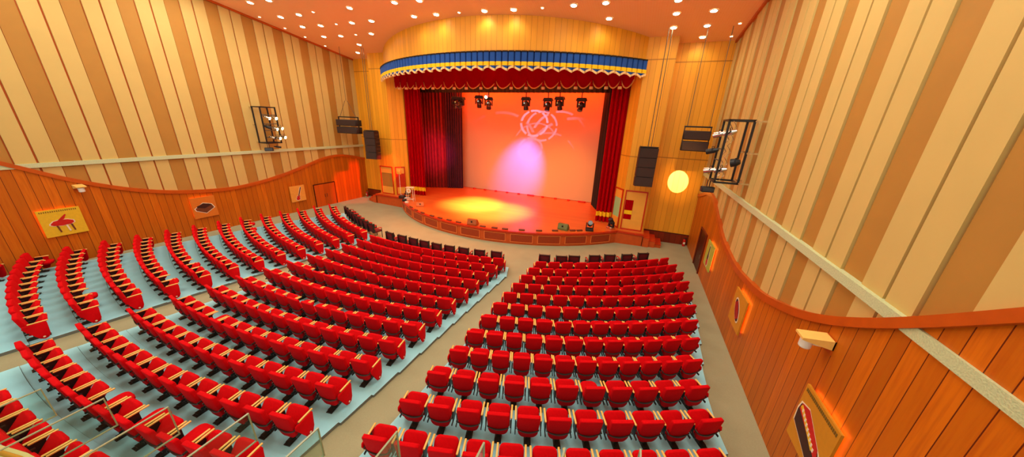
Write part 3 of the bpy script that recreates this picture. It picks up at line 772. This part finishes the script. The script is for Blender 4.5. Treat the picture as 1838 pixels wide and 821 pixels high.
# ------------------------------------------------------------------ lighting racks on the side walls
def rack(lab, x0, x1, y0, y1, z0, z1, wallx, lattice=False):
    t = empty('lighting_rack', ((x0 + x1) / 2, (y0 + y1) / 2, z0)); tag(t, lab, 'lighting rack')
    ox, oy = t.location.x, t.location.y; r = .03; h = z1 - z0
    X = (x0 - ox, x1 - ox); Y = (y0 - oy, y1 - oy)
    for x in X:
        for y in Y:
            m = MB(); m.box(x - r, x + r, y - r, y + r, 0, h); m.build('post', [BLACK], t)
    for z in (0.03, h - .03):
        m = MB()
        for y in Y: m.box(X[0], X[1], y - r, y + r, z - r, z + r)
        for x in X: m.box(x - r, x + r, Y[0], Y[1], z - r, z + r)
        m.build('end_frame', [BLACK], t)
    for q, z in enumerate((h * .17, h * .36, h * .54, h * .78)):
        xf = X[1] if wallx < x0 else X[0]
        m = MB(); m.cyl((xf, Y[0], z), (xf, Y[1], z), .022, 8); m.build('crossbar', [CABLE], t)
    if lattice:
        m = MB(); k = 10; P = [(X[0] + .05 + .16 * (i % 2), (Y[0] + Y[1]) / 2 + .12 * (i % 2), .05 + (h - .1) * i / k) for i in range(k + 1)]
        m.tube(P, .014, 6); m.tube([(p[0] + .12, p[1] - .1, p[2]) for p in P], .010, 6); m.build('lattice', [CHROME], t)
    m = MB(); xw = wallx - ox; xn = X[0] if wallx < x0 else X[1]
    for z in (.05, h * .5, h - .05):
        m.box(min(xw, xn), max(xw, xn), Y[0] - .06, Y[0] + .0, z - .025, z + .025); m.box(min(xw, xn), max(xw, xn), Y[1], Y[1] + .06, z - .025, z + .025)
    m.build('wall_bracket', [CHROME], t)
    return t
rack('black steel lighting rack full of lit spotlights on the left wall', -20.85, -20.15, 11.6, 12.4, 4.56, 6.6, XL)
rack('black steel lighting rack with chrome spotlights on the right wall', 2.48, 3.14, 12.0, 12.75, 4.6, 6.62, XR, True)
def par(loc, aim, lab, lens, body=CHROME, r=.085, L=.34, grp=None):
    t = empty('spotlight', loc); tag(t, lab, 'spotlight', grp)
    d = (Vector(aim) - Vector(loc)).normalized()
    p0, p1 = -d * L * .5, d * L * .5
    m = MB(); m.cyl(p0, p0 + d * L * .35, r * .55, 14, 0, r * .9); m.cyl(p0 + d * L * .35, p1, r, 14, 0, r * 1.05, cap=False); m.build('lamp_housing', [body], t)
    m = MB(); m.cyl(p1 - d * .03, p1 - d * .01, r * .98, 14); m.build('lens', [lens], t)
    s = Vector((0, 0, 1)).cross(d).normalized()
    m = MB(); m.tube([s * (r + .015), s * (r + .015) + Vector((0, 0, .14)), -s * (r + .015) + Vector((0, 0, .14)), -s * (r + .015)], .010, 6); m.build('yoke', [BLACK], t)
    return t
G1 = 'spotlights on the left wall rack'
xx = -20.0
aimS = (-8, 18, 1)
for (y, z, lens, body, lab) in ((11.78, 6.02, PARG, CHROME, 'left one of two greenish white lit spotlights at the top of the left rack'), (12.15, 6.02, PARG, CHROME, 'right one of two greenish white lit spotlights at the top of the left rack'),
                          (11.72, 5.50, LENSD, BLACK, 'small black unlit spotlight halfway up the left rack'), (12.08, 5.42, PARW, CHROME, 'left one of two orange lit spotlights halfway up the left rack'), (12.38, 5.46, PARW, CHROME, 'right one of two orange lit spotlights halfway up the left rack'),
                          (11.85, 4.92, LENSD, CHROME, 'chrome unlit spotlight low on the left rack'), (12.15, 4.90, PARW, CHROME, 'left one of two warm lit spotlights low on the left rack'), (12.45, 4.94, PARW, CHROME, 'right one of two warm lit spotlights low on the left rack')):
    par((xx, y, z), aimS if y < 12.1 else (-6, 17, 1), lab, lens, body, grp=G1)
G2 = 'spotlights on the right wall rack'
for (x, y, z, body, lab) in ((2.40, 12.55, 6.15, CHROME, 'chrome spotlight at the top left of the right rack'), (2.62, 12.2, 6.22, CHROME, 'chrome spotlight at the top inside the right rack'),
                       (2.32, 12.6, 5.60, BLACK, 'small black spotlight halfway up the left side of the right rack'), (2.95, 12.1, 5.30, BLACK, 'round black spotlight in the middle of the right rack'), (2.38, 12.55, 4.95, CHROME, 'chrome spotlight low on the left side of the right rack'), (2.62, 12.2, 5.02, CHROME, 'chrome spotlight low inside the right rack')):
    par((x, y, z), (-9, 18, 2), lab, LENSD, body, .09 if z != 5.3 else .13, .36 if z != 5.3 else .25, grp=G2)
def flood(loc, rz, lab):
    t = empty('floodlight', loc, rz); tag(t, lab, 'floodlight')
    m = MB(); m.rbox((0, 0, 0), (.42, .2, .2), .03, 2); m.build('lamp_housing', [BLACK], t)
    m = MB(); m.box(-.18, .18, -.11, -.1, -.07, .07); m.build('lens', [LENSD], t)
    m = MB(); m.box(-.05, -.03, -.02, .02, .1, .34); m.box(.03, .05, -.02, .02, .1, .34); m.build('mounting_arm', [BLACK], t)
flood((-20.35, 11.75, 4.22), R(50), 'black floodlight hanging under the left lighting rack')
flood((2.45, 12.6, 4.27), R(10), 'black floodlight hanging under the right lighting rack')
par((-20.2, 12.15, 4.35), (-19.2, 12.9, 4.2), 'thin black spotlight hanging right of the floodlight under the left rack', LENSD, BLACK, .05, .36)

# ------------------------------------------------------------------ wall pictures
def picture(lab, X, sgn, ya, yb, z0, z1, ground, glow):
    """a square panel hung on the side wall; local x runs along the wall to the viewer's right, z up"""
    cy = (ya + yb) / 2; t = empty('wall_picture', (X + sgn * .10, cy, z0), R(90) if sgn > 0 else R(-90)); tag(t, lab, 'picture')
    w = yb - ya; h = z1 - z0
    m = MB(); m.box(-w / 2, w / 2, -.09, -.05, 0, h); m.build('painted_board', [ground], t)
    m = MB(); m.box(-w / 2 + .12, w / 2 - .12, -.05, 0, .12, h - .12); m.build('batten_frame', [RAILW], t)
    if glow:
        m = MB(); m.box(-w / 2 + .08, w / 2 - .08, -.049, -.03, h - .085, h - .06); m.box(glow * (w / 2 - .085) - .012, glow * (w / 2 - .085) + .012, -.049, -.03, .06, h - .06)
        m.build('backlight_strip', [LEDO], t)
    return t, w, h
def poly(t, pts, mt, nm, y=-.094, dy=.004):
    m = MB(); m.prism(pts, lambda a, b, q: (a, y - q, b), 0, dy, 0, 0, 1, False); return m.build(nm, [mt], t)
def scalep(pts, k, c=None):
    cx = sum(p[0] for p in pts) / len(pts); cz = sum(p[1] for p in pts) / len(pts)
    return [(cx + (a - cx) * k, cz + (b - cz) * k) for a, b in pts]
# grand piano (left wall, local x = +Y)
t, w, h = picture('yellow picture of a red grand piano low on the left wall', XL, 1, 3.44, 4.46, 1.29, 2.36, YELP, -1)
body = [(-.30, .52), (-.22, .60), (-.05, .64), (.12, .62), (.24, .56), (.25, .48), (.16, .42), (-.05, .40), (-.25, .43), (-.31, .47)]
poly(t, [(a * 1.12, (b - .5) * 1.15 + .5) for a, b in body], PWHITE, 'white_outline')
poly(t, body, PRED, 'piano_body', -.099)
poly(t, [(-.12, .62), (.10, .84), (.13, .82), (.04, .64)], PRED, 'piano_lid', -.099)
for x in (-.20, .02, .14): poly(t, [(x, .42), (x + .05, .42), (x + .08, .15), (x + .04, .14)], PWHITE if x == .02 else PBRWN, 'piano_leg', -.099)
m = MB()
for k in range(18): m.box(-w / 2 + .06 + k * .05, -w / 2 + .085 + k * .05, -.097, -.091, h - .10, h - .05)
m.build('lettering', [TEXTD], t)
# six-sided accordion bellows
t, w, h = picture('orange picture of a dark six-sided shape on the left wall', XL, 1, 7.82, 8.82, .86, 1.95, ORAP, -1)
hx = [(-.43, .53), (-.03, .80), (.33, .68), (.43, .46), (.02, .20), (-.39, .40)]
poly(t, hx, PWHITE, 'white_outline'); poly(t, scalep(hx, .90), PBRWN, 'dark_face', -.099); poly(t, [(p[0] * .7 - .02, (p[1] - .5) * .45 + .62) for p in hx], GREYD if False else PDARK, 'shaded_top', -.102)
# electric guitar
t, w, h = picture('amber picture of a guitar beside the left side door', XL, 1, 12.77, 13.74, .66, 1.72, AMBP, 0)
neck = [(-.02, .38), (.03, .36), (.25, .92), (.19, .94)]; bodyg = [(-.17, .14), (-.07, .08), (.05, .12), (.10, .22), (.03, .28), (.10, .36), (.02, .42), (-.05, .36), (-.13, .36), (-.11, .26), (-.18, .22)]
poly(t, [(a * 1.18 + .005, (b - .25) * 1.18 + .25) for a, b in bodyg], PWHITE, 'white_outline'); poly(t, [(-.04, .34), (.05, .33), (.28, .94), (.16, .96)], PWHITE, 'neck_outline')
poly(t, bodyg, PRED, 'guitar_body', -.099); poly(t, neck, PDARK, 'guitar_neck', -.1)
# right wall (local x = -Y, so the viewer's right is +x)
t, w, h = picture('green picture of a string instrument beside the right side door', XR, -1, 13.25, 14.35, .85, 1.91, GRNP, 1)
fl = [(-.06, .1), (.08, .08), (.14, .2), (.10, .36), (.12, .5), (.06, .6), (.05, .92), (-.03, .94), (-.04, .6), (-.10, .5), (-.08, .36), (-.12, .2)]
poly(t, [(a * 1.35, (b - .5) * 1.08 + .5) for a, b in fl], PWHITE, 'white_outline'); poly(t, fl[:4] + fl[10:], PRED, 'instrument_body', -.099)
poly(t, fl[3:11], PDARK, 'instrument_neck', -.1)
t, w, h = picture('ochre picture of an oval striped instrument in the middle of the right wall', XR, -1, 8.95, 9.94, .89, 1.93, OLVP, 1)
ov = [(-.30 + .60 * (.5 + .5 * math.cos(q)) - 0, .52 + .0 + .16 * math.sin(q)) for q in [2 * PI * k / 20 for k in range(20)]]
ca, sa = math.cos(R(-52)), math.sin(R(-52))
rot = lambda p, dx=0, dz=.52, k=1.0: ((p[0]) * k * ca * 1.25 - (p[1] - .52) * k * sa * 1.1 + dx, (p[0]) * k * sa * 1.25 + (p[1] - .52) * k * ca * 1.1 + dz)
poly(t, [rot(p) for p in ov], PWHITE, 'white_outline'); poly(t, [rot(p, k=.88) for p in ov], PDARK, 'instrument_face', -.099)
for q in (-.08, 0, .08): poly(t, [rot((-.2, .52 + q - .02)), rot((.2, .52 + q - .02)), rot((.2, .52 + q + .02)), rot((-.2, .52 + q + .02))], PRED, 'red_stripe', -.102)
t, w, h = picture('ochre picture of a red accordion low at the right edge', XR, -1, 4.75, 5.76, 1.09, 2.2, OLVP, 1)
ak = [(-.48, .62), (-.44, .78), (-.20, .84), (.36, .46), (.46, .2), (.2, .08), (-.46, .36)]
poly(t, ak, PWHITE, 'white_outline'); poly(t, scalep(ak, .92), PDARK, 'dark_case', -.099); poly(t, scalep([(p[0], p[1] + .03) for p in ak[:5]], .84), PRED, 'red_body', -.102)
kb = MB()
for k in range(9): kb.box(-.32 + k * .065, -.285 + k * .065, -.112, -.104, .66 - k * .035, .72 - k * .035)
kb.build('piano_keys', [PWHITE], t)
kb = MB(); kb.prism([(-.40, .70), (-.36, .76), (.22, .42), (.18, .36)], lambda a, b, q: (a, -.106 - q, b), 0, .003, 0, 0, 1, False); kb.build('key_bed', [YELP], t)
m = MB()
for k in range(22): m.box(-w / 2 + .05 + k * .042, -w / 2 + .075 + k * .042, -.097, -.091, h - .11, h - .05)
m.build('lettering', [TEXTD], t)

# cameras under timber hoods
def hooded(lab, X, sgn, y, z):
    t = empty('security_camera', (X + sgn * .09, y, z), R(90) if sgn > 0 else R(-90)); tag(t, lab, 'camera')
    m = MB(); m.prism([(0, .0), (-.42, -.05), (-.42, -.09), (-.38, -.10), (0, -.17)], lambda a, b, q: (q, a, b), -.13, .13, 0, 0, 1, False); m.build('timber_hood', [ARMWOOD], t)
    m = MB(); m.box(-.13, .13, -.02, 0, -.26, 0); m.build('wall_plate', [RAILW], t)
    m = MB(); m.cyl((0, -.30, -.12), (0, -.30, -.26), .085, 20); m.sph((0, -.30, -.26), .085, sc_=(1, 1, .5)); m.build('camera_dome', [WHITE], t)
    m = MB(); m.box(-.03, .03, -.30, -.02, -.20, -.16); m.build('bracket', [WHITE], t)
hooded('white dome camera under a timber hood on the left wall', XL, 1, 4.66, 3.22)
hooded('white dome camera under a timber hood on the right wall', XR, -1, 5.85, 3.12)

# ------------------------------------------------------------------ doors and extinguishers
DOORW = boards('door_boards', srgb(214, 92, 12), srgb(110, 30, 2), .4, .02, .12, .25)
m = MB(); x = XL + .095
dt = MB()
d1 = MB(); d1.box(x, x + .03, 14.42, 14.48, -.15, 1.58); d1.box(x, x + .03, 16.08, 16.14, -.15, 1.58); d1.box(x, x + .03, 14.48, 16.08, 1.52, 1.58)
d1 = d1.build('door_1', [SKIRT], kind='structure')
for a, b in ((14.48, 15.275), (15.285, 16.08)):
    q = MB(); q.add([(x + .02, a, -.12), (x + .02, b, -.12), (x + .02, b, 1.52), (x + .02, a, 1.52)], [(3, 2, 1, 0)], 0, [[(a, 1.52), (b, 1.52), (b, -.1), (a, -.1)]]); lf = q.build('door_leaf', [DOORW], d1)
    q = MB(); yy = 15.2 if b < 15.3 else 15.36; q.cyl((x + .05, yy, .55), (x + .05, yy, .8), .015, 8); q.build('door_handle', [BLACK], lf)
x = XR - .095
d2 = MB(); d2.box(x - .05, x + .02, 15.10, 15.2, -.15, 1.84); d2.box(x - .05, x + .02, 16.42, 16.5, -.15, 1.84); d2.box(x - .05, x + .02, 15.2, 16.42, 1.77, 1.84)
d2 = d2.build('door_2', [DOORW], kind='structure')
q = MB(); q.box(x - .012, x, 15.2, 16.42, -.15, 1.77); lf = q.build('door_leaf', [SKIRT], d2)
q = MB(); q.cyl((x - .05, 15.32, .6), (x - .05, 15.32, .8), .015, 8); q.build('door_handle', [CHROME], lf)
for lab, x, y in (('red fire extinguisher on the floor in the left corner by the stage', -20.85, 18.9), ('red fire extinguisher on the floor in the right corner by the stage', 3.2, 18.95)):
    t = empty('fire_extinguisher', (x, y, gz(x, y))); tag(t, lab, 'fire extinguisher')
    m = MB(); m.cyl((0, 0, 0), (0, 0, .36), .08, 16); m.sph((0, 0, .36), .08, sc_=(1, 1, .7)); m.build('cylinder', [REDP], t)
    m = MB(); m.cyl((0, 0, .40), (0, 0, .47), .025, 8); m.box(-.02, .1, -.012, .012, .46, .49); m.build('valve', [BLACK], t)
    m = MB(); m.tube([(.03, 0, .44), (.12, 0, .36), (.11, 0, .12)], .012, 6); m.build('hose', [BLACK], t)
    m = MB(); m.box(-.05, .05, -.084, -.078, .14, .26); m.build('label_plate', [PWHITE], t)

# ------------------------------------------------------------------ moving heads above the stage
def mover(loc, tiltx, tiltz, lab, rod=None, grp='moving head lights above the stage'):
    t = empty('moving_head_light', loc, tiltz); tag(t, lab, 'stage light', grp)
    m = MB(); m.cyl((0, 0, .42), (0, 0, 8.69 - loc[2]), .03, 8); m.build('hanging_rod', [BLACK], t)
    m = MB(); m.prism([(-.32, .26), (.32, .26), (.24, .43), (-.24, .43)], lambda a, b, q: (a, q, b), -.16, .16, 0, .01, 1, False); m.build('base_box', [BLACKBOX], t)
    m = MB()
    for s in (-1, 1): m.box(s * .235 - .03, s * .235 + .03, -.07, .07, -.12, .26)
    m.box(-.26, .26, -.07, .07, .22, .26)
    m.build('yoke', [BLACKBOX], t)
    mx = Matrix.Rotation(tiltx, 4, 'X')
    m = MB(); m.sph((0, 0, 0), .19, mx=mx, sc_=(1, 1, 1.15)); p = mx @ Vector((0, 0, -.22)); q_ = mx @ Vector((0, 0, -.34)); m.cyl(p * .5, q_, .15, 16, 0, .17); h = m.build('lamp_head', [plain('mover_shell', (.05, .012, .008), .35)] if 'mover_shell' not in bpy.data.materials else [bpy.data.materials['mover_shell']], t)
    m = MB(); m.cyl(q_ * .99, q_ * 1.03, .14, 16); m.build('lens', [LENSD], h)
    m = MB(); m.cyl((-.05, -.18, .06), (-.05, -.2, .06), .05, 10); m.build('display_dot', [CHROME], h)
MV = [(-10.71, 'leftmost of the six moving head lights hanging before the backdrop', .45, 20, 7.5), (-9.98, 'second moving head light from the left before the backdrop', .5, 20, 7.4), (-7.29, 'third moving head light from the left, above the purple light pattern', .2, 20, 7.42), (-5.82, 'fourth moving head light from the left before the backdrop', -.3, 20, 7.38), (-5.07, 'fifth moving head light from the left before the backdrop', .3, 20, 7.46), (-3.72, 'rightmost of the six moving head lights hanging before the backdrop', -.45, 20, 7.4)]
for x, lab, tx, y, z in MV: mover((x, y, z - .0), tx, R(20 if x < -9 else (-15 if x > -5.5 else 0)), lab)
mover((-12.85, 20.4, 7.45), .7, R(40), 'left one of two dim moving head lights before the plum curtain'); mover((-12.25, 20.2, 7.4), -.7, R(-20), 'right one of two dim moving head lights beside the backdrop\'s left edge')
par((-9.95, 19.6, 7.85), (-9.5, 17, 6.5), 'pale lit lamp hanging just above the second moving head light', PARW, SWAGR, .1, .3)
m = MB(); m.cyl((-17, 20, 8.75), (0, 20, 8.75), .05, 8); o = m.build('lighting_pipe', [BLACK]); tag(o, 'black pipe across the stage holding the moving head lights', 'pipe')

# ------------------------------------------------------------------ things on the stage
def wedge(x, y, rz, lab, body=BLACKBOX, face=GRILLE, k=1.0):
    t = empty('stage_monitor', (x, y, ZST), rz); tag(t, lab, 'loudspeaker')
    m = MB(); m.prism([(-.22 * k, 0), (.2 * k, 0), (.2 * k, .1 * k), (-.02 * k, .36 * k), (-.16 * k, .36 * k), (-.24 * k, .1 * k)], lambda a, b, q: (q, a, b), -.29 * k, .29 * k, 0, .01, 1, False); m.build('cabinet', [body], t)
    m = MB(); m.add([(-.26 * k, .205 * k, .11 * k), (.26 * k, .205 * k, .11 * k), (.26 * k, -.005 * k, .36 * k), (-.26 * k, -.005 * k, .36 * k)], [(0, 1, 2, 3)]); m.build('grille', [face], t)
    m = MB(); m.cyl((0, -.24 * k, .23 * k), (0, -.2 * k, .24 * k), .05 * k, 10); m.build('handle_cup', [BLACK], t)
wedge(-8.28, 14.75, R(5), 'wooden-tinted wedge monitor at the front middle of the stage', plain('brown_cabinet', srgb(170, 84, 26), .5))
wedge(-3.34, 16.5, R(-8), 'greenish grey wedge monitor at the right front of the stage', plain('olive_cabinet', srgb(112, 118, 62), .6))
wedge(-13.4, 16.5, R(35), 'small orange-lit wedge monitor at the left front of the stage', plain('orange_lit_cabinet', srgb(210, 120, 60), .5), GRILLE, .85)  # orange stage light on this monitor is put into its cabinet colour
def floor_mover(x, y, rz, tx, lab, body=None):
    t = empty('floor_moving_head', (x, y, ZST), rz); tag(t, lab, 'stage light')
    m = MB(); m.rbox((0, 0, .07), (.44, .36, .14), .02, 1); m.build('base_box', [CHROME if body else BLACKBOX], t)
    m = MB()
    for s in (-1, 1): m.box(s * .19 - .025, s * .19 + .025, -.06, .06, .14, .46)
    m.box(-.2, .2, -.06, .06, .14, .17)
    m.build('yoke', [BLACK], t)
    mx = Matrix.Translation((0, 0, .40)) @ Matrix.Rotation(tx, 4, 'X')
    m = MB(); m.sph((0, 0, 0), .15, mx=Matrix.Identity(4)); m.v = [tuple(mx @ Vector(v)) for v in m.v]; p = mx @ Vector((0, 0, .1)); q_ = mx @ Vector((0, 0, .24)); m.cyl(p, q_, .13, 14, 0, .14); m.build('lamp_head', [BLACK], t)
    m = MB(); m.cyl(q_, q_ + (q_ - p) * .03, .125, 14); m.build('lens', [LENSD], t)
floor_mover(-1.95, 17.0, R(10), 1.0, 'moving head light on the deck at the right front of the stage')
floor_mover(-.85, 17.95, R(-50), .5, 'moving head light on the deck beside the right stage curtain', 1)
floor_mover(-15.55, 17.75, R(40), .8, 'moving head light on the deck at the far left of the stage', 1)
# pale stand with a round white face
t = empty('flower_stand', (-14.9, 17.35, ZST), R(15)); tag(t, 'tall pale stand with a round white face before the left curtain', 'stand')
for x in (-.22, .22):
    for y in (-.12, .12):
        m = MB(); m.cyl((x * 1.1, y * 1.2, 0), (x, y, .98), .02, 8); m.build('leg', [PWHITE], t)
m = MB(); m.box(-.28, .28, -.17, .17, .98, 1.02); m.build('top', [PWHITE], t)
m = MB(); m.box(-.22, .22, -.13, -.11, .12, .15); m.box(-.22, .22, .11, .13, .12, .15); m.build('rail', [PWHITE], t)
m = MB(); m.cyl((-.05, -.17, .78), (-.05, -.14, .78), .17, 24); c = m.build('round_face', [PWHITE], t)
m = MB(); m.cyl((-.05, -.175, .78), (-.05, -.17, .78), .07, 20); m.build('face_centre', [GOLDT], c)
# microphone stand and equipment box at far left
t = empty('lamp_stand', (-16.35, 17.95, ZST)); tag(t, 'thin pale pole with a square shade before the narrow left panel', 'stand')
m = MB(); m.cyl((0, 0, .03), (0, 0, 1.75), .018, 8); m.build('pole', [PWHITE], t)
m = MB(); m.cyl((0, 0, 0), (0, 0, .03), .16, 16); m.build('base', [BLACK], t)
m = MB(); m.rbox((0, 0, 1.9), (.34, .12, .34), .01, 1); m.build('shade', [FRAMEF], t)
for k, (x, y, s, rz, mt, lab) in enumerate(((-15.95, 17.62, .28, .3, PDARK, 'dark equipment case at the far left corner of the stage'), (-15.2, 17.0, .2, .8, BLACK, 'small black equipment box right of the far left stage light'), (-14.75, 16.72, .16, .2, PWHITE, 'small white box lying near the left stage edge'))):
    t = empty('equipment_box', (x, y, ZST), rz); tag(t, lab, 'box')
    m = MB(); m.rbox((0, 0, s * .4), (s * 1.5, s, s * .8), .015, 1); m.build('case', [mt], t); m = MB(); m.tube([(-s * .3, 0, s * .8), (-s * .25, 0, s * .95), (s * .25, 0, s * .95), (s * .3, 0, s * .8)], .012, 6); m.build('handle', [CHROME], t)
# low footlights along the front edge
FL = [(-13.69, 15.9), (-12.95, 15.5), (-12.2, 15.2), (-11.3, 14.95), (-10.6, 14.8), (-9.9, 14.72), (-9.2, 14.65), (-7.6, 14.65), (-6.9, 14.75), (-6.3, 14.85), (-5.4, 15.15), (-4.5, 15.5), (-3.7, 15.95), (-2.8, 16.45), (-2.45, 16.65)]
def footl():
    t = empty('footlight'); m = MB(); m.rbox((0, 0, .04), (.34, .12, .07), .01, 1); m.build('housing', [PBRWN], t)
    m = MB(); m.box(-.15, .15, .055, .065, .02, .065); m.build('lens', [PWHITE], t); return t
f0 = footl()
for k, (x, y) in enumerate(FL):
    o = f0 if k == 0 else copy_tree(f0); o.location = (x, y, ZST); o.rotation_euler[2] = math.atan2(x - ac[0], ac[1] - y)
    tag(o, f'low strip footlight on the curved stage edge, {ORD[k + 1]} from the left', 'footlight', 'footlights along the stage edge')
for k in range(10):
    x = -13.1 + 1.06 * k
    m = MB(); m.rbox((0, 0, .05), (.22 if k not in (5, 9) else .6, .14, .1), .02, 1); o = m.build('floor_uplight', [REDP], loc=(x, 23.6, ZST)); tag(o, f'small red light box at the foot of the backdrop, {ORD[k + 1]} from the left', 'stage light', 'red light boxes under the backdrop')

# ------------------------------------------------------------------ balcony parapet and glass fins below the viewpoint
m = MB()
PX = [(-6.0, -1.2), (-3.6, -.08), (-3.14, .05), (-2.9, .10), (-2.72, .12), (-2.45, .10), (-2.0, .0), (-1.2, -.15), (0, -.2), (2.0, -.2)]
for a, b in zip(PX, PX[1:]):
    P = [(a[0], a[1], 4.0), (b[0], b[1], 4.0), (b[0], b[1] - .35, 4.0), (a[0], a[1] - .35, 4.0), (a[0], a[1], 4.4), (b[0], b[1], 4.4), (b[0], b[1] - .35, 4.4), (a[0], a[1] - .35, 4.4)]
    m.add(P, [(3, 2, 1, 0), (4, 5, 6, 7)[::1], (0, 1, 5, 4), (2, 3, 7, 6)])
CREAMP = plain('parapet_cream', srgb(214, 206, 140), .6, var=.1)
pr = m.build('balcony_parapet', [CREAMP], kind='structure')
m = MB(); m.tube([(p[0], p[1] - .03, 4.40) for p in PX], .012, 6); m.build('parapet_edge_trim', [OLVP], pr)
GP = [(-3.15, .25), (-2.72, .37), (-2.31, .49), (-1.85, .65), (-1.41, .75), (-1.0, .91), (-.53, 1.05), (-.12, 1.2), (.26, 1.36)]
for k, (x, y) in enumerate(GP):
    L = .9 + .1 * k; t = empty('glass_fin', (x, y, 4.39)); tag(t, f'clear glass balcony fin at the bottom of the view, {ORD[k + 1]} from the left', 'glass panel', 'glass fins of the balcony')
    m = MB(); m.box(-.005, .005, -L, 0, 0, .21); m.build('pane', [GLASS], t)
    e = .005; m = MB(); m.box(-e, e, -L, e, .21, .21 + e); m.box(-e, e, -L, e, -e, 0); m.box(-e, e, 0, e, 0, .21); m.build('polished_edge', [GEDGE], t)

# ------------------------------------------------------------------ light
w = bpy.data.worlds.new('world'); sc.world = w; w.use_nodes = True
bg = w.node_tree.nodes['Background']; bg.inputs[0].default_value = (1, .97, .80, 1); bg.inputs[1].default_value = .88
WARM = (1, .95, .78)
for x in (-17.5, -8.8, .2):       # lamps of the ceiling over the seats behind the framed part
    for y in (9.0, 4.0):
        light('AREA', 'ceiling_lamp_field', (x, y, zc(y) - .25), 330, WARM, (x, y, 0), shape='RECTANGLE', size=5, size_y=3)
# stage lighting
light('AREA', 'border_wash_left', (-11.5, 22.4, 9.3), 420, (1, .045, .0), (-11.5, 23.9, 6.5), shape='RECTANGLE', size=5, size_y=.6)
light('AREA', 'border_wash_right', (-5, 22.4, 9.3), 420, (1, .045, .0), (-5, 23.9, 6.5), shape='RECTANGLE', size=5, size_y=.6)
light('SPOT', 'front_wash_left', (-11, 15.2, 8.4), 1500, (1, .36, .08), (-9.5, 23.9, .8), spot_size=R(48), spot_blend=1, shadow_soft_size=.3)
light('SPOT', 'front_wash_right', (-5, 15.6, 8.4), 2300, (1, .42, .06), (-5.2, 23.9, .9), spot_size=R(48), spot_blend=1, shadow_soft_size=.3)
light('SPOT', 'purple_beam', (-7.3, 20, 7.0), 7500, (.25, .12, 1), (-8.8, 23.9, 2.8), spot_size=R(46), spot_blend=1, shadow_soft_size=.15)
light('SPOT', 'yellow_pool', (-9.5, 19.5, 8.6), 26000, (1, .70, .32), (-10.6, 18.9, ZST), spot_size=R(38), spot_blend=1, shadow_soft_size=.2)
light('SPOT', 'yellow_pool', (-7.0, 19.5, 8.6), 20000, (1, .68, .30), (-8.4, 18.0, ZST), spot_size=R(42), spot_blend=1, shadow_soft_size=.2)
light('AREA', 'stage_red_wash', (-8.8, 20.5, 9.2), 420, (1, .16, .03), (-8.8, 18.5, 0), shape='RECTANGLE', size=12, size_y=1)
light('SPOT', 'red_corner_beam', (-14.2, 17.8, 4.5), 2600, (1, .03, .02), (-20.9, 17.9, .9), spot_size=R(34), spot_blend=.5, shadow_soft_size=.1)
light('SPOT', 'orange_apron_spill', (-12, 16.5, 8.3), 2600, (1, .22, .03), (-10.5, 12.8, 0), spot_size=R(80), spot_blend=1, shadow_soft_size=.2)
light('SPOT', 'magenta_wing_beam', (-13.5, 19.8, 3.5), 700, (1, .05, .35), (-16.2, 22.3, 3.6), spot_size=R(70), spot_blend=1, shadow_soft_size=.2)
light('SPOT', 'wall_disc_beam', (1.5, 8, 11), 80000, (.45, .5, 1), (2.25, 19.2, 3.5), spot_size=R(4.5), spot_blend=.1, shadow_soft_size=.01)
light('SPOT', 'wall_disc_halo', (1.5, 8, 11), 5000, (1, .5, .12), (2.25, 19.2, 3.5), spot_size=R(11), spot_blend=1, shadow_soft_size=.01)
# patterned (gobo) projector: rings and arcs on the backdrop
g = light('SPOT', 'gobo_projector', (-7.3, 19.9, 7.0), 1300, (1, .3, .9), (-7.9, 23.9, 6.5), spot_size=R(100), spot_blend=.4, shadow_soft_size=.0)
l = g.data; l.use_nodes = True; nt = l.node_tree; em = nt.nodes['Emission']
tc = N(nt, 'ShaderNodeTexCoord'); sx = N(nt, 'ShaderNodeSeparateXYZ'); nt.links.new(tc.outputs['Normal'], sx.inputs[0])
u = M_(nt, 'DIVIDE', sx.outputs[0], M_(nt, 'ABSOLUTE', sx.outputs[2])); v = M_(nt, 'DIVIDE', sx.outputs[1], M_(nt, 'ABSOLUTE', sx.outputs[2]))
tot = None
for cx, cy, r, wd, br in ((.0, -.05, .26, .022, 1.0), (.16, -.10, .30, .02, .7), (-.05, -.5, .22, .02, .6), (.05, -.42, .42, .015, .4), (.55, -.35, .60, .025, .55), (-.62, -.45, .66, .025, .35), (.3, -.75, .6, .018, .35), (.9, -.95, 1.15, .03, .4)):
    d = M_(nt, 'SQRT', M_(nt, 'ADD', M_(nt, 'POWER', M_(nt, 'SUBTRACT', u, cx), 2.), M_(nt, 'POWER', M_(nt, 'MULTIPLY', M_(nt, 'SUBTRACT', v, cy), 1.15), 2.)))
    e = M_(nt, 'MULTIPLY', M_(nt, 'LESS_THAN', M_(nt, 'ABSOLUTE', M_(nt, 'SUBTRACT', d, r)), wd), br)
    # keep only the upper part of the big arcs, broken into dashes
    a = M_(nt, 'ARCTAN2', M_(nt, 'SUBTRACT', v, cy), M_(nt, 'SUBTRACT', u, cx))
    dash = M_(nt, 'LESS_THAN', M_(nt, 'FRACT', M_(nt, 'MULTIPLY', a, .95)), .86 if r < .5 else .7)
    e = M_(nt, 'MULTIPLY', e, dash)
    if r >= .4: e = M_(nt, 'MULTIPLY', e, M_(nt, 'GREATER_THAN', v, cy + r * .35))
    tot = e if tot is None else M_(nt, 'MAXIMUM', tot, e)
nt.links.new(tot, em.inputs['Strength'])

vs_ = sc.view_settings; vs_.view_transform = 'Standard'; vs_.look = 'None'; vs_.gamma = 1; vs_.exposure = -0.08; vs_.use_curve_mapping = False
